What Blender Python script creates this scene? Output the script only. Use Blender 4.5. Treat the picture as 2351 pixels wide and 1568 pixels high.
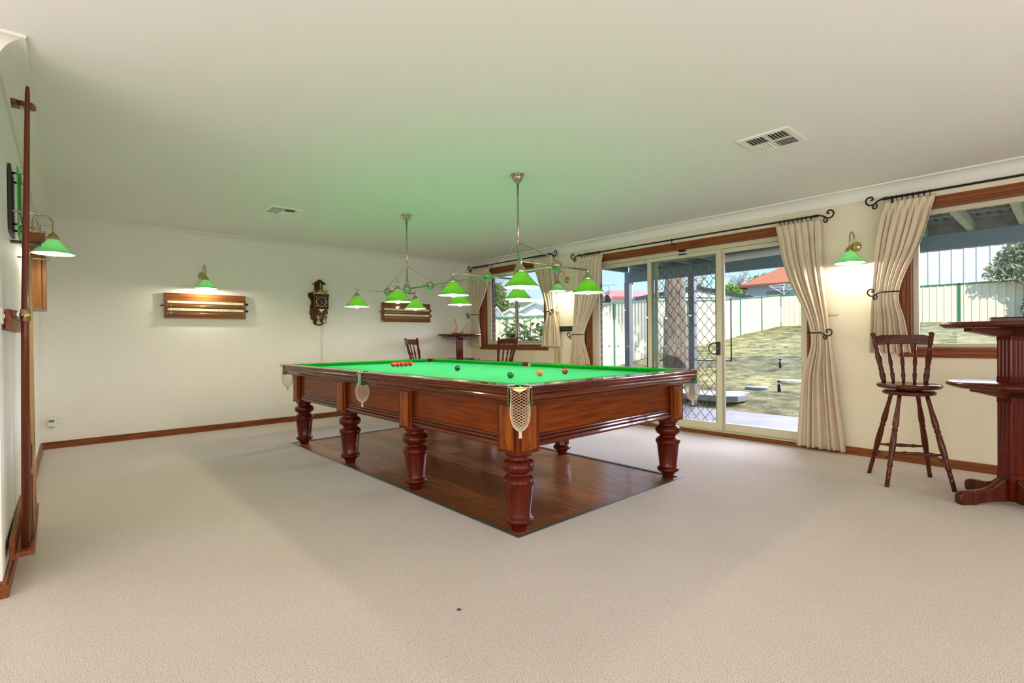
import bpy, math, random
from math import sin, cos, pi, radians
from mathutils import Vector, Matrix
random.seed(7)
for o in list(bpy.data.objects):
    bpy.data.objects.remove(o)
SC = bpy.context.scene
COL = SC.collection

# ------------------------------------------------------------------ camera
CAM = Vector((7.1928, -5.515, 1.1125))
yaw, pitch, roll = 0.8351, -0.0063, -0.0097
d_ = Vector((-sin(yaw) * cos(pitch), cos(yaw) * cos(pitch), sin(pitch)))
r_ = Vector((cos(yaw), sin(yaw), 0))
u_ = r_.cross(d_)
r2 = r_ * cos(roll) + u_ * sin(roll)
u2 = -r_ * sin(roll) + u_ * cos(roll)
cd = bpy.data.cameras.new('camera')
cam = bpy.data.objects.new('camera', cd)
COL.objects.link(cam)
cd.sensor_width = 36
cd.lens = 1164.19 / 2351 * 36
cd.clip_start = 0.02
cd.clip_end = 400
Mx = Matrix((r2, u2, -d_)).transposed().to_4x4()
Mx.translation = CAM
cam.matrix_world = Mx
SC.camera = cam

# ------------------------------------------------------------------ world, sun, exposure
W = bpy.data.worlds.new('sky')
SC.world = W
W.use_nodes = True
nt = W.node_tree
nt.nodes.clear()
tc = nt.nodes.new('ShaderNodeTexCoord')
sp = nt.nodes.new('ShaderNodeSeparateXYZ')
rp = nt.nodes.new('ShaderNodeValToRGB')
bg = nt.nodes.new('ShaderNodeBackground')
wo = nt.nodes.new('ShaderNodeOutputWorld')
nt.links.new(tc.outputs['Generated'], sp.inputs[0])
nt.links.new(sp.outputs['Z'], rp.inputs[0])
nt.links.new(rp.outputs[0], bg.inputs[0])
nt.links.new(bg.outputs[0], wo.inputs[0])
rp.color_ramp.elements[0].position = 0.0
rp.color_ramp.elements[0].color = (0.72, 0.88, 1.0, 1)
rp.color_ramp.elements[1].position = 0.5
rp.color_ramp.elements[1].color = (0.22, 0.48, 0.92, 1)
e = rp.color_ramp.elements.new(0.12)
e.color = (0.5, 0.76, 1.0, 1)
bg.inputs[1].default_value = 0.95

def add_sun(name, frm, energy, color, angle):
    l = bpy.data.lights.new(name, 'SUN')
    l.energy = energy
    l.color = color
    l.angle = radians(angle)
    o = bpy.data.objects.new(name, l)
    COL.objects.link(o)
    o.rotation_euler = Vector(frm).to_track_quat('Z', 'Y').to_euler()
    return o

add_sun('sunlight', (0.75, -0.75, 0.75), 3.6, (1.0, 0.93, 0.8), 0.6)
add_sun('sky_fill_sun', (0.10, 1.0, 0.28), 17, (0.83, 0.78, 1.0), 62)  # added second sun: soft fill that boosts the daylight through the garden windows

def area(name, loc, direction, sx, sy, energy, color):
    l = bpy.data.lights.new(name, 'AREA')
    l.shape = 'RECTANGLE'
    l.size = sx
    l.size_y = sy
    l.energy = energy
    l.color = color
    o = bpy.data.objects.new(name, l)
    COL.objects.link(o)
    o.location = loc
    o.rotation_euler = (-Vector(direction)).to_track_quat('Z', 'Y').to_euler()
    return o

# added fill lights just inside the solid unseen walls behind the camera
area('rear_fill_light', (9.80, -4.4, 1.2), (-1, 0, 0.55), 5.6, 1.7, 84, (1.0, 0.95, 0.92))
area('side_fill_light', (7.2, -8.80, 1.2), (0, 1, 0.60), 4.6, 1.7, 108, (1.0, 0.95, 0.90))

vs = SC.view_settings
vs.view_transform = 'Standard'
vs.look = 'None'
vs.exposure = 0.50
vs.gamma = 1.0
vs.use_curve_mapping = False
SC.cycles.use_denoising = True
SC.cycles.max_bounces = 10
SC.cycles.diffuse_bounces = 6
SC.cycles.transparent_max_bounces = 24
SC.cycles.sample_clamp_indirect = 6.0
SC.cycles.caustics_reflective = False
SC.cycles.caustics_refractive = False

# ------------------------------------------------------------------ mesh builder
class MB:
    def __init__(s):
        s.v = []; s.f = []; s.sm = []; s.mi = []
        s.M = Matrix.Identity(4)
        s.cm = 0
    def add(s, vs_, fs, smooth=False):
        b = len(s.v)
        s.v += [tuple(s.M @ Vector(p)) for p in vs_]
        for f in fs:
            s.f.append(tuple(b + i for i in f)); s.sm.append(smooth); s.mi.append(s.cm)
        return s
    def box(s, x0, x1, y0, y1, z0, z1):
        return s.add([(x0,y0,z0),(x1,y0,z0),(x1,y1,z0),(x0,y1,z0),(x0,y0,z1),(x1,y0,z1),(x1,y1,z1),(x0,y1,z1)],
              [(0,3,2,1),(4,5,6,7),(0,1,5,4),(1,2,6,5),(2,3,7,6),(3,0,4,7)])
    def prism(s, poly, a, b, axis='y', smooth=False):
        # poly in the two other axes (x,z) for 'y', (y,z) for 'x', (x,y) for 'z'
        def P(p, t):
            if axis == 'y': return (p[0], t, p[1])
            if axis == 'x': return (t, p[0], p[1])
            return (p[0], p[1], t)
        n = len(poly)
        vs_ = [P(p, a) for p in poly] + [P(p, b) for p in poly]
        s.add(vs_, [tuple(range(n - 1, -1, -1)), tuple(range(n, 2 * n))], False)
        bb = len(s.v) - 2 * n
        for i in range(n):
            j = (i + 1) % n
            s.f.append((bb + i, bb + j, bb + n + j, bb + n + i)); s.sm.append(smooth); s.mi.append(s.cm)
        return s
    def lathe(s, prof, c=(0,0,0), n=32, axis=None, smooth=True, caps=True):
        R = Matrix.Identity(3)
        if axis is not None:
            R = Vector(axis).normalized().to_track_quat('Z', 'Y').to_matrix()
        vs_ = []
        for (r, z) in prof:
            for k in range(n):
                a = 2 * pi * k / n
                p = R @ Vector((r * cos(a), r * sin(a), z))
                vs_.append((p.x + c[0], p.y + c[1], p.z + c[2]))
        fs = []
        m = len(prof)
        for i in range(m - 1):
            for k in range(n):
                k2 = (k + 1) % n
                fs.append((i*n+k, i*n+k2, (i+1)*n+k2, (i+1)*n+k))
        if caps and prof[0][0] > 1e-5: fs.append(tuple(range(n - 1, -1, -1)))
        if caps and prof[-1][0] > 1e-5: fs.append(tuple((m-1)*n + k for k in range(n)))
        return s.add(vs_, fs, smooth)
    def tube(s, pts, r, n=10, smooth=True, caps=True):
        pts = [Vector(p) for p in pts]
        m = len(pts)
        if not hasattr(r, '__len__'): r = [r] * m
        T = []
        for i in range(m):
            a = pts[max(i-1, 0)]; b = pts[min(i+1, m-1)]
            t = (b - a)
            T.append(t.normalized() if t.length > 1e-9 else Vector((0,0,1)))
        up = Vector((0,0,1)) if abs(T[0].z) < .9 else Vector((1,0,0))
        nrm = (up - T[0] * up.dot(T[0])).normalized()
        vs_ = []
        for i in range(m):
            nrm = nrm - T[i] * nrm.dot(T[i])
            if nrm.length < 1e-6: nrm = T[i].orthogonal()
            nrm.normalize()
            bn = T[i].cross(nrm)
            for k in range(n):
                a = 2 * pi * k / n
                vs_.append(pts[i] + (nrm * cos(a) + bn * sin(a)) * r[i])
        fs = []
        for i in range(m - 1):
            for k in range(n):
                k2 = (k + 1) % n
                fs.append((i*n+k, i*n+k2, (i+1)*n+k2, (i+1)*n+k))
        if caps:
            fs.append(tuple(range(n-1, -1, -1))); fs.append(tuple((m-1)*n + k for k in range(n)))
        return s.add(vs_, fs, smooth)
    def sphere(s, c, r, n=20, m=12, sz=1.0):
        pr = [(max(r * sin(pi * i / m), 1e-6), -r * sz * cos(pi * i / m)) for i in range(m + 1)]
        return s.lathe(pr, c, n)
    def build(s, name, mat, parent=None, bevel=0, auto=True):
        me = bpy.data.meshes.new(name)
        me.from_pydata(s.v, [], s.f)
        mats = mat if isinstance(mat, (list, tuple)) else [mat]
        for m_ in mats: me.materials.append(m_)
        me.polygons.foreach_set('use_smooth', s.sm)
        me.polygons.foreach_set('material_index', s.mi)
        me.validate(); me.update()
        o = bpy.data.objects.new(name, me)
        COL.objects.link(o)
        if parent is not None: o.parent = parent
        if bevel:
            b = o.modifiers.new('edge', 'BEVEL'); b.width = bevel; b.segments = 2; b.limit_method = 'ANGLE'
        return o

def tag(o, label=None, cat=None, group=None, kind=None):
    if label: o['label'] = label
    if cat: o['category'] = cat
    if group: o['group'] = group
    if kind: o['kind'] = kind
    return o
def empty(name, loc=(0,0,0), rz=0, **k):
    o = bpy.data.objects.new(name, None)
    o.empty_display_size = .1
    COL.objects.link(o)
    o.location = loc; o.rotation_euler = (0, 0, rz)
    return tag(o, **k)
def dup(root, loc=None, rz=None, label=None):
    r = root.copy(); COL.objects.link(r)
    if loc is not None: r.location = loc
    if rz is not None: r.rotation_euler = (0, 0, rz)
    if label: r['label'] = label
    for ch in list(root.children):
        c = ch.copy(); COL.objects.link(c); c.parent = r
        for g in list(ch.children):
            q = g.copy(); COL.objects.link(q); q.parent = c
    return r
def box(name, mat, b, parent=None, bevel=0, **k):
    o = MB().box(*b).build(name, mat, parent, bevel)
    return tag(o, **k)
def arc(c, r, a0, a1, n, plane='xz', k=1.0):
    out = []
    for i in range(n + 1):
        a = radians(a0 + (a1 - a0) * i / n)
        rr = r * (1 + (k - 1) * i / n)
        if plane == 'xz': out.append((c[0] + rr * cos(a), c[1], c[2] + rr * sin(a)))
        elif plane == 'xy': out.append((c[0] + rr * cos(a), c[1] + rr * sin(a), c[2]))
        else: out.append((c[0], c[1] + rr * cos(a), c[2] + rr * sin(a)))
    return out
def text_part(name, body, size, mat, parent, loc, rot, ext=0.0004, align='LEFT', sx=1.0):
    cu = bpy.data.curves.new(name, 'FONT')
    cu.body = body; cu.size = size; cu.extrude = ext; cu.align_x = align; cu.align_y = 'CENTER'
    t = bpy.data.objects.new(name, cu)
    COL.objects.link(t)
    bpy.context.view_layer.update()
    me = bpy.data.meshes.new_from_object(t.evaluated_get(bpy.context.evaluated_depsgraph_get()))
    bpy.data.objects.remove(t)
    me.materials.clear(); me.materials.append(mat)
    o = bpy.data.objects.new(name, me)
    COL.objects.link(o); o.parent = parent
    o.location = loc; o.rotation_euler = rot; o.scale = (sx, 1, 1)
    return o

# ------------------------------------------------------------------ materials
def mat(name, col, rough=.5, metal=0.0, spec=.5, coat=0.0, var=None, vscale=20, bump=0.0, bscale=200, stretch=(1,1,1), detail=4, sheen=0.0, trans=None, emis=None, estr=0):
    m = bpy.data.materials.new(name)
    m.use_nodes = True
    t = m.node_tree; B = t.nodes['Principled BSDF']
    B.inputs['Base Color'].default_value = (*col, 1)
    B.inputs['Roughness'].default_value = rough
    B.inputs['Metallic'].default_value = metal
    B.inputs['Specular IOR Level'].default_value = spec
    B.inputs['Coat Weight'].default_value = coat
    B.inputs['Coat Roughness'].default_value = .06
    if sheen: B.inputs['Sheen Weight'].default_value = sheen
    if emis:
        B.inputs['Emission Color'].default_value = (*emis, 1)
        B.inputs['Emission Strength'].default_value = estr
    if var or bump:
        tcn = t.nodes.new('ShaderNodeTexCoord')
        mp = t.nodes.new('ShaderNodeMapping')
        mp.inputs['Scale'].default_value = stretch
        t.links.new(tcn.outputs['Object'], mp.inputs[0])
    if var:
        nz = t.nodes.new('ShaderNodeTexNoise')
        nz.inputs['Scale'].default_value = vscale
        nz.inputs['Detail'].default_value = detail
        rm = t.nodes.new('ShaderNodeValToRGB')
        rm.color_ramp.elements[0].position = .3
        rm.color_ramp.elements[1].position = .7
        rm.color_ramp.elements[0].color = (*var, 1)
        rm.color_ramp.elements[1].color = (*col, 1)
        t.links.new(mp.outputs[0], nz.inputs['Vector'])
        t.links.new(nz.outputs['Fac'], rm.inputs[0])
        t.links.new(rm.outputs[0], B.inputs['Base Color'])
    if bump:
        n2 = t.nodes.new('ShaderNodeTexNoise')
        n2.inputs['Scale'].default_value = bscale
        n2.inputs['Detail'].default_value = 3
        bp = t.nodes.new('ShaderNodeBump')
        bp.inputs['Strength'].default_value = bump
        bp.inputs['Distance'].default_value = .01
        t.links.new(mp.outputs[0], n2.inputs['Vector'])
        t.links.new(n2.outputs['Fac'], bp.inputs['Height'])
        t.links.new(bp.outputs[0], B.inputs['Normal'])
    return m

def wood(name, dark, light, axis='x', rough=.3, coat=.35, scale=9):
    st = {'x': (1.0, 18, 18), 'y': (18, 1.0, 18), 'z': (18, 18, 1.0)}[axis]
    m = mat(name, light, rough, spec=.16, coat=coat * .6, var=dark, vscale=scale * .35, stretch=st, detail=8)
    nz = [n for n in m.node_tree.nodes if n.type == 'TEX_NOISE'][0]
    nz.inputs['Distortion'].default_value = .35
    return m

MAH_D, MAH_L = (.050, .006, .001), (.17, .026, .002)
M_MAHX = wood('mahogany_x', MAH_D, MAH_L, 'x', rough=.22, coat=1.0)
M_MAHY = wood('mahogany_y', MAH_D, MAH_L, 'y', rough=.22, coat=1.0)
M_MAHZ = wood('mahogany_z', MAH_D, MAH_L, 'z')
M_MAHP = wood('mahogany_panel', (.15, .028, .002), (.34, .085, .006), 'z')
M_APR_X = wood('apron_veneer_x', (.11, .016, .001), (.25, .050, .003), 'x', coat=.2)
M_APR_Y = wood('apron_veneer_y', (.11, .016, .001), (.25, .050, .003), 'y', coat=.2)
M_LEG = wood('turned_mahogany', (.05, .003, .001), (.14, .012, .002), 'z', rough=.28, coat=.4)
M_TRIMX = wood('cedar_trim_x', (.17, .045, .014), (.30, .095, .032), 'x', rough=.4, coat=.15)
M_TRIMY = wood('cedar_trim_y', (.17, .045, .014), (.30, .095, .032), 'y', rough=.4, coat=.15)
M_TRIMZ = wood('cedar_trim_z', (.17, .045, .014), (.30, .095, .032), 'z', rough=.4, coat=.15)
M_STOOL = wood('dark_stool_wood', (.05, .010, .005), (.13, .028, .012), 'z', rough=.25, coat=.4)
M_STOOLX = wood('dark_stool_wood_x', (.05, .010, .005), (.12, .028, .012), 'x', rough=.25, coat=.4)
M_SCORE = wood('scoreboard_oak', (.16, .05, .010), (.30, .115, .025), 'y', rough=.28, coat=.4)
M_CLOCKW = wood('walnut', (.05, .018, .008), (.13, .05, .018), 'z', rough=.35)
M_CUE = wood('ash_cue', (.42, .26, .10), (.62, .42, .18), 'z', rough=.25, coat=.3)
M_CUED = wood('dark_cue', (.09, .02, .008), (.17, .04, .014), 'z', rough=.25, coat=.4)
M_CAB = wood('cabinet_wood', (.22, .075, .016), (.36, .14, .03), 'z', rough=.35)
M_WALL = mat('wall_paint', (.86, .84, .79), .75, spec=.2, bump=.02, bscale=300)
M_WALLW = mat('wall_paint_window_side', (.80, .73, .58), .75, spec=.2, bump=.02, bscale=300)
M_WALLL = mat('wall_paint_left', (.82, .82, .80), .7, spec=.2)
M_CEIL = mat('ceiling_paint', (.86, .855, .85), .8, spec=.2)
M_CORN = mat('cornice_paint', (.84, .83, .79), .6, spec=.3)
M_WHITE = mat('white_plastic', (.82, .81, .76), .35)
M_CREAMP = mat('cream_plastic', (.76, .71, .57), .35)
M_GREYLCD = mat('grey_display', (.18, .22, .2), .2)
M_ALU = mat('cream_aluminium', (.66, .62, .46), .35, spec=.5)
M_ALUG = mat('grey_green_aluminium', (.40, .45, .36), .35)
M_BLACK = mat('black_plastic', (.012, .012, .013), .35)
M_IRON = mat('black_iron', (.012, .014, .018), .45, metal=.3)
M_NICKEL = mat('nickel', (.48, .44, .33), .14, metal=1)
M_BRASS = mat('brass', (.78, .62, .26), .18, metal=1)
M_ABRASS = mat('aged_brass', (.5, .38, .16), .28, metal=1)
M_STEEL = mat('brushed_steel', (.55, .55, .57), .25, metal=1)
M_TRIMMETAL = mat('grey_edge_trim', (.22, .22, .22), .35, metal=.7)
M_CURT = mat('calico_curtain', (.70, .60, .47), .85, spec=.1, sheen=.2, var=(.66, .55, .42), vscale=14, bump=.15, bscale=900)
M_NET = mat('cotton_net', (.80, .70, .54), .8, spec=.1)
M_LEATHER = mat('green_leather', (.006, .12, .035), .6)
M_CHALKW = mat('ivory_strip', (.86, .80, .62), .4)
M_INK = mat('black_ink', (.01, .01, .01), .5)
M_REDB = mat('red_ball', (.55, .012, .008), .06, coat=1)
M_GREENB = mat('green_ball', (.004, .13, .03), .06, coat=1)
M_YELB = mat('amber_ball', (.72, .24, .02), .06, coat=1)
M_BROWNB = mat('brown_ball', (.26, .03, .008), .06, coat=1)
M_BLUEB = mat('navy_ball', (.004, .012, .03), .06, coat=1)
M_DIAL = mat('black_dial', (.02, .022, .025), .3)
M_SLATE = mat('patio_paving', (.15, .145, .14), .7, var=(.08, .08, .085), vscale=3, bump=.2, bscale=20)
M_CONC = mat('concrete', (.42, .42, .41), .85, var=(.30, .31, .31), vscale=8)
M_BEAM = mat('grey_blue_painted_beam', (.20, .30, .35), .6)
M_POSTG = mat('grey_post', (.24, .26, .29), .6)
M_WEATHER = mat('weathered_timber', (.42, .42, .35), .85, var=(.24, .25, .2), vscale=6, stretch=(1, 1, 1))
M_GTIMBER = mat('mossy_timber', (.62, .66, .52), .85, var=(.36, .48, .3), vscale=8)
M_GTRIM = mat('green_fence_trim', (.02, .17, .09), .5)
M_DKMETAL = mat('dark_metal', (.03, .04, .05), .5)
M_TERRA = mat('terracotta_tiles', (.62, .20, .09), .8, var=(.45, .13, .06), vscale=12)
M_REDROOF = mat('red_metal_roof', (.55, .10, .08), .6)
M_HWHITE = mat('painted_white', (.78, .78, .75), .7)
M_HBLUE = mat('pale_weatherboard', (.42, .52, .62), .7)
M_ROOFB = mat('blue_grey_roof', (.30, .38, .48), .6)
M_ROOFG = mat('pale_green_roof', (.50, .62, .50), .6)
M_BROWNG = mat('brown_gutter', (.18, .07, .05), .6)
M_BARK = mat('bark', (.34, .27, .22), .95, var=(.10, .08, .07), vscale=7, stretch=(4, 4, .5), bump=.9, bscale=14)
M_LEAF1 = mat('dark_leaves', (.06, .13, .02), .6, var=(.02, .06, .01), vscale=3)
M_LEAF2 = mat('bright_leaves', (.30, .46, .05), .5, var=(.07, .18, .02), vscale=2)
M_LEAF1B = mat('mid_green_leaves', (.16, .25, .04), .6, var=(.05, .11, .02), vscale=3)
M_LEAF3 = mat('yellow_leaves', (.65, .45, .03), .6)
M_LEAF4 = mat('grey_green_leaves', (.30, .36, .22), .7, var=(.16, .2, .12), vscale=3)
M_TWIG = mat('twig_bark', (.22, .17, .14), .9)
M_PINK = mat('pinkish_plastic', (.55, .12, .05), .5, var=(.75, .66, .5), vscale=25)
M_PATT = mat('patterned_paint', (.6, .10, .04), .4, var=(.65, .5, .28), vscale=45)
M_SAIL = mat('straw_sail', (.55, .40, .2), .7)
M_GREENCLOTHB = mat('green_board', (.02, .50, .03), .6)
M_SCREEN = mat('bronze_lattice', (.16, .14, .10), .5, metal=.4)

M_FENCEX = mat('cream_steel_fence', (.82, .76, .60), .5)
M_SHEDW = mat('pale_grey_steel', (.74, .71, .71), .5)

def glass_mat():
    m = bpy.data.materials.new('window_glass'); m.use_nodes = True
    t = m.node_tree; t.nodes.clear()
    out = t.nodes.new('ShaderNodeOutputMaterial'); mx = t.nodes.new('ShaderNodeMixShader')
    tr = t.nodes.new('ShaderNodeBsdfTransparent'); gl = t.nodes.new('ShaderNodeBsdfGlossy')
    fr = t.nodes.new('ShaderNodeFresnel'); fr.inputs[0].default_value = 1.30
    gl.inputs['Roughness'].default_value = .0
    tr.inputs[0].default_value = (.97, .99, .98, 1)
    t.links.new(fr.outputs[0], mx.inputs[0]); t.links.new(tr.outputs[0], mx.inputs[1]); t.links.new(gl.outputs[0], mx.inputs[2])
    t.links.new(mx.outputs[0], out.inputs[0])
    return m
M_GLASS = glass_mat()

def shade_mat(name, col, tcol, mixf, gloss=.12):
    m = bpy.data.materials.new(name); m.use_nodes = True
    t = m.node_tree; t.nodes.clear()
    out = t.nodes.new('ShaderNodeOutputMaterial')
    df = t.nodes.new('ShaderNodeBsdfDiffuse'); df.inputs[0].default_value = (*col, 1)
    tl = t.nodes.new('ShaderNodeBsdfTranslucent'); tl.inputs[0].default_value = (*tcol, 1)
    m1 = t.nodes.new('ShaderNodeMixShader'); m1.inputs[0].default_value = mixf
    gl = t.nodes.new('ShaderNodeBsdfGlossy'); gl.inputs['Roughness'].default_value = .08
    fr = t.nodes.new('ShaderNodeFresnel'); fr.inputs[0].default_value = 1.45
    m2 = t.nodes.new('ShaderNodeMixShader')
    t.links.new(df.outputs[0], m1.inputs[1]); t.links.new(tl.outputs[0], m1.inputs[2])
    t.links.new(fr.outputs[0], m2.inputs[0]); t.links.new(m1.outputs[0], m2.inputs[1]); t.links.new(gl.outputs[0], m2.inputs[2])
    t.links.new(m2.outputs[0], out.inputs[0])
    return m
M_SHG = shade_mat('green_cased_glass', (.01, .33, .02), (.30, .95, .06), .65)
M_SHW = shade_mat('opal_glass_lining', (.8, .8, .72), (.9, .9, .8), .45)
M_SHG2 = shade_mat('green_cased_glass_lit', (.01, .36, .04), (.28, .98, .42), .82)  # lit copy of the green glass; extra glow put into tint and translucence
M_BULB = mat('lit_bulb', (1, .95, .8), .5, emis=(1.0, .87, .62), estr=380)
M_BULBW = mat('lit_bulb_wall', (1, .95, .8), .5, emis=(1.0, .90, .68), estr=400)

# carpet
def carpet():
    m = mat('wool_carpet', (.66, .58, .49), .95, spec=.05, sheen=.3)
    t = m.node_tree; B = t.nodes['Principled BSDF']
    tcn = t.nodes.new('ShaderNodeTexCoord')
    n1 = t.nodes.new('ShaderNodeTexNoise'); n1.inputs['Scale'].default_value = 210; n1.inputs['Detail'].default_value = 3
    n2 = t.nodes.new('ShaderNodeTexNoise'); n2.inputs['Scale'].default_value = 1.1; n2.inputs['Detail'].default_value = 2
    r1 = t.nodes.new('ShaderNodeValToRGB')
    r1.color_ramp.elements[0].position = .30; r1.color_ramp.elements[0].color = (.30, .245, .195, 1)
    r1.color_ramp.elements[1].position = .52; r1.color_ramp.elements[1].color = (.68, .60, .54, 1)
    t.links.new(tcn.outputs['Object'], n1.inputs['Vector']); t.links.new(tcn.outputs['Object'], n2.inputs['Vector'])
    t.links.new(n1.outputs['Fac'], r1.inputs[0])
    mx = t.nodes.new('ShaderNodeMixRGB'); mx.blend_type = 'MULTIPLY'; mx.inputs[0].default_value = .35
    r2_ = t.nodes.new('ShaderNodeValToRGB')
    r2_.color_ramp.elements[0].position = .35; r2_.color_ramp.elements[0].color = (.86, .85, .82, 1)
    r2_.color_ramp.elements[1].position = .65; r2_.color_ramp.elements[1].color = (1, 1, 1, 1)
    t.links.new(n2.outputs['Fac'], r2_.inputs[0])
    t.links.new(r1.outputs[0], mx.inputs[1]); t.links.new(r2_.outputs[0], mx.inputs[2])
    t.links.new(mx.outputs[0], B.inputs['Base Color'])
    bp = t.nodes.new('ShaderNodeBump'); bp.inputs['Strength'].default_value = .5; bp.inputs['Distance'].default_value = .004
    t.links.new(n1.outputs['Fac'], bp.inputs['Height']); t.links.new(bp.outputs[0], B.inputs['Normal'])
    return m
M_CARPET = carpet()

def planks():
    m = mat('laminate_planks', (.2, .07, .03), .30, spec=.4, coat=.15)
    t = m.node_tree; B = t.nodes['Principled BSDF']
    tcn = t.nodes.new('ShaderNodeTexCoord')
    br = t.nodes.new('ShaderNodeTexBrick')
    br.inputs['Scale'].default_value = 1.0
    br.inputs['Brick Width'].default_value = 1.25; br.inputs['Row Height'].default_value = .19
    br.inputs['Mortar Size'].default_value = .0012
    br.inputs['Color1'].default_value = (.50, .19, .075, 1); br.inputs['Color2'].default_value = (.24, .078, .026, 1)
    br.inputs['Mortar'].default_value = (.03, .012, .006, 1)
    t.links.new(tcn.outputs['Object'], br.inputs['Vector'])
    mp = t.nodes.new('ShaderNodeMapping'); mp.inputs['Scale'].default_value = (1.2, 14, 1)
    nz = t.nodes.new('ShaderNodeTexNoise'); nz.inputs['Scale'].default_value = 3; nz.inputs['Detail'].default_value = 8; nz.inputs['Distortion'].default_value = .8
    t.links.new(tcn.outputs['Object'], mp.inputs[0]); t.links.new(mp.outputs[0], nz.inputs['Vector'])
    rr = t.nodes.new('ShaderNodeValToRGB'); rr.color_ramp.elements[0].color = (.45, .40, .38, 1); rr.color_ramp.elements[1].color = (1.25, 1.15, 1.1, 1)
    rr.color_ramp.elements[0].position = .3; rr.color_ramp.elements[1].position = .7
    t.links.new(nz.outputs['Fac'], rr.inputs[0])
    mx = t.nodes.new('ShaderNodeMixRGB'); mx.blend_type = 'MULTIPLY'; mx.inputs[0].default_value = 1
    t.links.new(br.outputs['Color'], mx.inputs[1]); t.links.new(rr.outputs[0], mx.inputs[2])
    t.links.new(mx.outputs[0], B.inputs['Base Color'])
    return m
M_PLANK = planks()

M_BAIZE = mat('green_baize', (.045, .46, .18), .95, spec=.08, bump=.05, bscale=600)
M_CUSH = mat('green_cushion_cloth', (.004, .36, .02), .9, spec=.1)

def bricks():
    m = mat('house_brick', (.3, .2, .16), .9)
    t = m.node_tree; B = t.nodes['Principled BSDF']
    tcn = t.nodes.new('ShaderNodeTexCoord')
    mp = t.nodes.new('ShaderNodeMapping'); mp.inputs['Rotation'].default_value = (radians(90), 0, 0)
    br = t.nodes.new('ShaderNodeTexBrick'); br.inputs['Scale'].default_value = 1.0
    br.inputs['Brick Width'].default_value = .24; br.inputs['Row Height'].default_value = .086; br.inputs['Mortar Size'].default_value = .008
    br.inputs['Color1'].default_value = (.32, .22, .19, 1); br.inputs['Color2'].default_value = (.22, .15, .13, 1); br.inputs['Mortar'].default_value = (.45, .43, .40, 1)
    t.links.new(tcn.outputs['Object'], mp.inputs[0]); t.links.new(mp.outputs[0], br.inputs['Vector']); t.links.new(br.outputs['Color'], B.inputs['Base Color'])
    return m
M_BRICK = bricks()

def lawn_mat():
    m = mat('winter_lawn', (.4, .38, .18), .95, spec=.05)
    t = m.node_tree; B = t.nodes['Principled BSDF']
    tcn = t.nodes.new('ShaderNodeTexCoord')
    n1 = t.nodes.new('ShaderNodeTexNoise'); n1.inputs['Scale'].default_value = 2.2; n1.inputs['Detail'].default_value = 9; n1.inputs['Roughness'].default_value = .7
    r1 = t.nodes.new('ShaderNodeValToRGB')
    r1.color_ramp.elements[0].position = .35; r1.color_ramp.elements[0].color = (.09, .10, .035, 1)  # darkest grass tone also stands for dappled tree shade painted into the lawn
    r1.color_ramp.elements[1].position = .62; r1.color_ramp.elements[1].color = (.50, .43, .21, 1)
    e_ = r1.color_ramp.elements.new(.48); e_.color = (.27, .25, .10, 1)
    n2 = t.nodes.new('ShaderNodeTexNoise'); n2.inputs['Scale'].default_value = 40; n2.inputs['Detail'].default_value = 4
    mx = t.nodes.new('ShaderNodeMixRGB'); mx.blend_type = 'OVERLAY'; mx.inputs[0].default_value = .9
    for n_ in (n1, n2): t.links.new(tcn.outputs['Object'], n_.inputs['Vector'])
    t.links.new(n1.outputs['Fac'], r1.inputs[0]); t.links.new(r1.outputs[0], mx.inputs[1]); t.links.new(n2.outputs['Fac'], mx.inputs[2])
    t.links.new(mx.outputs[0], B.inputs['Base Color'])
    bp = t.nodes.new('ShaderNodeBump'); bp.inputs['Strength'].default_value = 1; bp.inputs['Distance'].default_value = .05
    t.links.new(n2.outputs['Fac'], bp.inputs['Height']); t.links.new(bp.outputs[0], B.inputs['Normal'])
    return m
M_LAWN = lawn_mat()

# ================================================================== THE ROOM
H = 2.4434
CV = .10
XR, YB = 9.9, -8.9          # far ends of the room behind the camera
XE = 4.05                    # external corner of the left wall
def yl(x): return -5.62 - .0173 * x
def struct(o): o['kind'] = 'structure'; return o

# floor (carpet) with the timber inlay under the table
MX0, MX1, MY0, MY1 = 1.491, 5.1215, -3.6045, -1.835
mb = MB()
for b in ((0, XR, YB, MY0), (0, XR, MY1, 0.0), (0, MX0, MY0, MY1), (MX1, XR, MY0, MY1)):
    mb.box(b[0], b[1], b[2], b[3], -.12, 0)
struct(mb.build('floor', M_CARPET))
struct(box('floor_inlay', M_PLANK, (MX0, MX1, MY0, MY1, -.12, -.003)))
mb = MB(); w_ = .022
mb.box(MX0 - .004, MX1 + .004, MY0 - .004, MY0 + w_, -.01, .004).box(MX0 - .004, MX1 + .004, MY1 - w_, MY1 + .004, -.01, .004)
mb.box(MX0 - .004, MX0 + w_, MY0 + w_, MY1 - w_, -.01, .004).box(MX1 - w_, MX1 + .004, MY0 + w_, MY1 - w_, -.01, .004)
struct(mb.build('trim_1', M_TRIMMETAL))

# ceiling
struct(box('ceiling', M_CEIL, (-.2, XR + .2, YB - .2, .24, H, H + .16)))

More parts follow.
